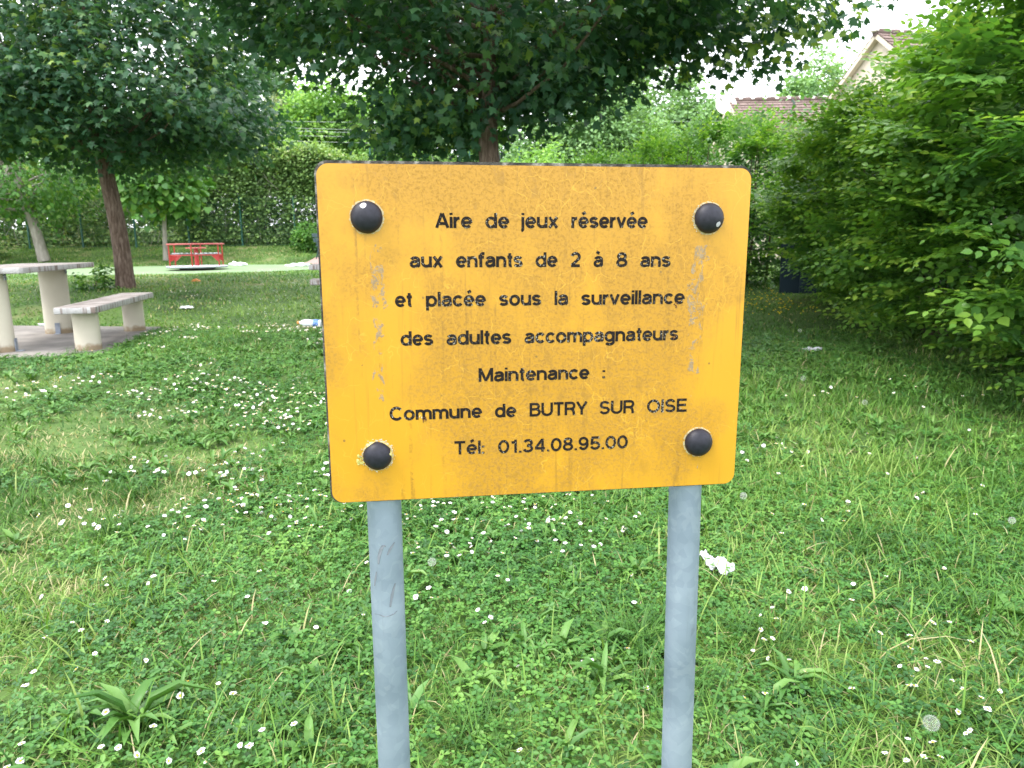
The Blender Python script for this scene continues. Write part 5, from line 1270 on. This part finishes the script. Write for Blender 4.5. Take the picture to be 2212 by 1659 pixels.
Z3 = [(628,150),(685,262),(920,215),(1050,196),(1075,145),(1075,100),(820,112),(725,600),(820,605),(1105,580),(1300,525),(1640,465),(628,707),(555,765),(655,845),(560,865),(515,958),(605,990),(728,1005),(760,1140),(820,1108),(848,1097),(1100,1160),(470,1213),(587,1210),(1265,870),(1670,822),(1575,797),(1800,890),(1437,900),(1440,960),(1537,985),(1598,1045),(1480,1057),(1380,1070),(1450,1090),(1540,1090),(1432,1170),(1465,1155),(1687,1152),(1752,1172),(1970,1200),(1860,1257),(1727,1297),(1895,1340),(1775,1437),(1790,1470),(1575,1503),(1425,1500),(1295,1543),(1418,1598),(1615,1622),(1525,1570),(1762,1560),(762,1612),(650,800),(630,895),(580,895),(1095,675),(1825,165),(1780,100),(1515,48),(1480,78)]
Z2 = [(1000,390),(715,360),(670,407),(920,395),(970,550),(1030,555),(510,602),(565,600),(620,643),(580,662),(490,655),(855,745),(930,750),(895,825),(1290,132),(1372,128),(1245,197),(1440,175),(1447,205),(1460,318),(1620,82),(1805,155),(1780,175),(1710,228),(1575,340),(1762,503),(1775,675),(1735,950),(1520,1013),(1475,1000),(1850,1170),(1090,1063),(1100,1520),(95,590),(125,455),(180,745),(200,455),(600,125),(715,170),(890,195),(1035,237),(1075,297)]
Z1 = [(95,1565),(85,1620),(30,1650),(110,1310),(145,1243),(440,1590),(513,1590),(588,1578),(460,1437),(497,1388),(665,1500),(780,1365),(855,1350),(945,1310),(1005,1312),(810,1265),(625,1357),(630,1192),(730,1650),(870,1592),(890,1610),(1040,1580),(1078,1572),(1130,1475),(1270,1480),(1365,1050),(1145,1025),(1150,935),(1070,938),(925,857),(875,822),(1120,810),(455,848),(460,868),(640,857),(665,847),(350,1062),(315,1043),(195,1085),(410,1167),(330,1243),(395,940),(460,1010),(180,917)]
Z6 = [(473,1218),(503,1257),(605,1170),(570,1183),(685,1125),(683,1163),(723,1158),(740,1190),(715,1200),(795,1188),(780,1200),(808,1158),(875,1214),(665,1252),(588,1293),(695,1352),(842,1310),(1250,1090),(1368,1352),(1258,1228),(1547,1242),(1815,1278),(1873,1073),(1545,810),(1675,833),(1832,860),(1655,922),(1590,937),(1958,855),(1407,847),(745,860),(970,840),(1000,848),(1020,805),(1178,878),(915,860),(1745,920),(2070,830),(1385,757),(1475,745),(1955,1420),(1585,1475),(1550,1503),(1888,1442),(855,1540),(1125,1528)]
spots = []
for lst, ox, oy, k in ((Z3, 2600, 1900, 1.508), (Z2, 1300, 1900, 1.508), (Z1, 0, 1500, 1.106), (Z6, 2600, 1000, 1.58)):
    for a, b in lst:
        p = px_ground((ox + a / k) / 1.8083, (oy + b / k) / 1.8083, .055); spots.append((p.x, p.y, 1.0))
x, y = lawn_points(34000, 2.9, 13)
d = vnoise(x, y, .9, 91) * .55 + vnoise(x, y, .25, 92) * .45
wz = np.exp(-((x + 1.7 + .10 * (y - 4)) / 1.9) ** 2) * np.clip((9.5 - y) / 3, 0, 1) * .16 + .04 * np.clip((9 - y) / 4, 0, 1)
k = (d + wz > .735) & (x < .6 + .1 * y) & (x > -.7 * y)
extra_d = [(a, b, .92) for a, b in zip(x[k], y[k])]
random.shuffle(extra_d)
spots += extra_d[:1350]
spots.sort(key=lambda s: math.hypot(s[0], s[1]))
def tilt():
    a = random.uniform(0, 6.283); t = abs(random.gauss(.25, .38)); return (t * math.cos(a) + .12, t * math.sin(a), random.uniform(0, 6.28))
def region(x, y):
    if x / max(y, .1) > .26: return 'white daisy with a yellow centre blooming in the grass right of the sign', 'daisies right of the sign'
    if x / max(y, .1) > -.19: return 'white daisy with a yellow centre blooming in the clover below the sign', 'daisies below the sign'
    if y < 3.4: return 'white daisy with a yellow centre blooming in the near lawn left of the left post', 'daisies in the near lawn on the left'
    return 'small white daisy blooming in the lawn between the sign and the concrete bench', 'daisies in the farther lawn on the left'
for i, (x_, y_, s_) in enumerate(spots[:300]):
    v = random.randrange(4); lab, grp = region(x_, y_); loc = (x_, y_, ground(x_, y_) + random.uniform(.034, .070)); sc = s_ * random.uniform(.75, 1.25)
    if y_ < 3.0:
        o = thing('daisy', loc, lab, 'daisy', grp); o.rotation_euler = tilt(); o.scale = (sc,) * 3
        for me, nm in ((DV[v][0], 'petals'), (DV[v][1], 'flower_centre'), (STEM, 'stem')):
            c = bpy.data.objects.new(nm, me); COL.objects.link(c); c.parent = o
    else:
        o = bpy.data.objects.new('daisy', WD[v]); COL.objects.link(o); o.location = loc; o.rotation_euler = tilt(); o.scale = (sc,) * 3; tag(o, lab, 'daisy', grp)
b = bmesh.new()
for (x_, y_, s_) in spots[300:]:
    mtx = Matrix.Translation((x_, y_, ground(x_, y_) + random.uniform(.045, .065))) @ Euler(tilt()).to_matrix().to_4x4() @ Matrix.Scale(random.uniform(1.0, 1.3), 4)
    bb = WD[random.randrange(4)]; n0 = len(b.verts); b.from_mesh(bb); b.verts.ensure_lookup_table()
    bmesh.ops.transform(b, matrix=mtx, verts=b.verts[n0:])
# far sprinkle of small white flowers on the bank
x, y = lawn_points(9000, 9, 28); k = (vnoise(x, y, 1.8, 93) > .52) & (x < -1); x, y = x[k][:1500], y[k][:1500]
for a, c in zip(x, y):
    vs_ = [b.verts.new((a + .014 * math.cos(q), c + .014 * math.sin(q), ground(a, c) + .07)) for q in (0, 1.26, 2.5, 3.8, 5.0)]; f = b.faces.new(vs_); f.material_index = 0
tag(bm_obj('daisies', b, [M['petal'], M['yolk'], M['stem']]), 'hundreds of small distant daisies scattered over the lawn', 'daisies', kind='stuff')
# buttercups along the foot of the right hedge
b = bmesh.new()
for _ in range(170):
    yy = random.uniform(10.2, 12.4); xx = random.uniform(2.9, 4.3) + .0 * yy; zz = ground(xx, yy) + random.uniform(.07, .16)
    lathe(b, [(0, -.006), (.008, 0), (.013, .006)], 6, (xx, yy, zz)); tube(b, [(xx, yy, zz - .14), (xx, yy, zz - .004)], .0015, 3, cap=False, mi=1)
tag(bm_obj('buttercups', b, [M['butter'], M['stem']]), 'yellow buttercups in the grass along the foot of the right hedge', 'buttercups', kind='stuff')
# dandelion clocks
labs = ['dandelion seed head between the posts, close to the left post', 'large dandelion seed head low in the right corner of the lawn', 'dandelion seed head beside the right post under the sign corner', 'dandelion seed head near the right edge at mid height',
        'dandelion seed head farthest away, near the foot of the right hedge', 'dandelion seed head in the middle of the lawn right of the sign', 'dandelion seed head right of the lower right bolt']
for lab, (px, py, r_) in zip(labs, [(933, 1214, .018), (2012, 1562, .023), (1606, 1071, .018), (2186, 1124, .017), (1728, 714, .024), (1735, 817, .022), (1868, 869, .020)]):
    p = px_ground(px, py, .09); g0 = ground(p.x, p.y); t = thing('dandelion_clock', (p.x, p.y, g0), lab, 'dandelion', 'dandelion seed heads')
    hz_ = p.z - g0; b = bmesh.new(); tube(b, [(.012, 0, -.01), (.004, .003, hz_ * .5), (0, 0, hz_)], .0016, 5); bm_obj('stem', b, M['stem'], t)
    b = bmesh.new(); c = Vector((0, 0, hz_)); nfl = 230
    for k in range(nfl):
        zf = 1 - 2 * (k + .5) / nfl; a = k * 2.39996; d = Vector((math.sqrt(1 - zf * zf) * math.cos(a), math.sqrt(1 - zf * zf) * math.sin(a), zf)); s = d.orthogonal().normalized(); s2 = d.cross(s)
        tip = c + d * r_
        for q in range(4):
            e = (s * math.cos(q * 1.57 + k) + s2 * math.sin(q * 1.57 + k)) * r_ * .26
            w_ = d.cross(e).normalized() * .00011
            b.faces.new([b.verts.new(tip - d * r_ * .18 - w_), b.verts.new(tip - d * r_ * .18 + w_), b.verts.new(tip + e)])
    bm_obj('seed_head', b, M['fluff'], t)
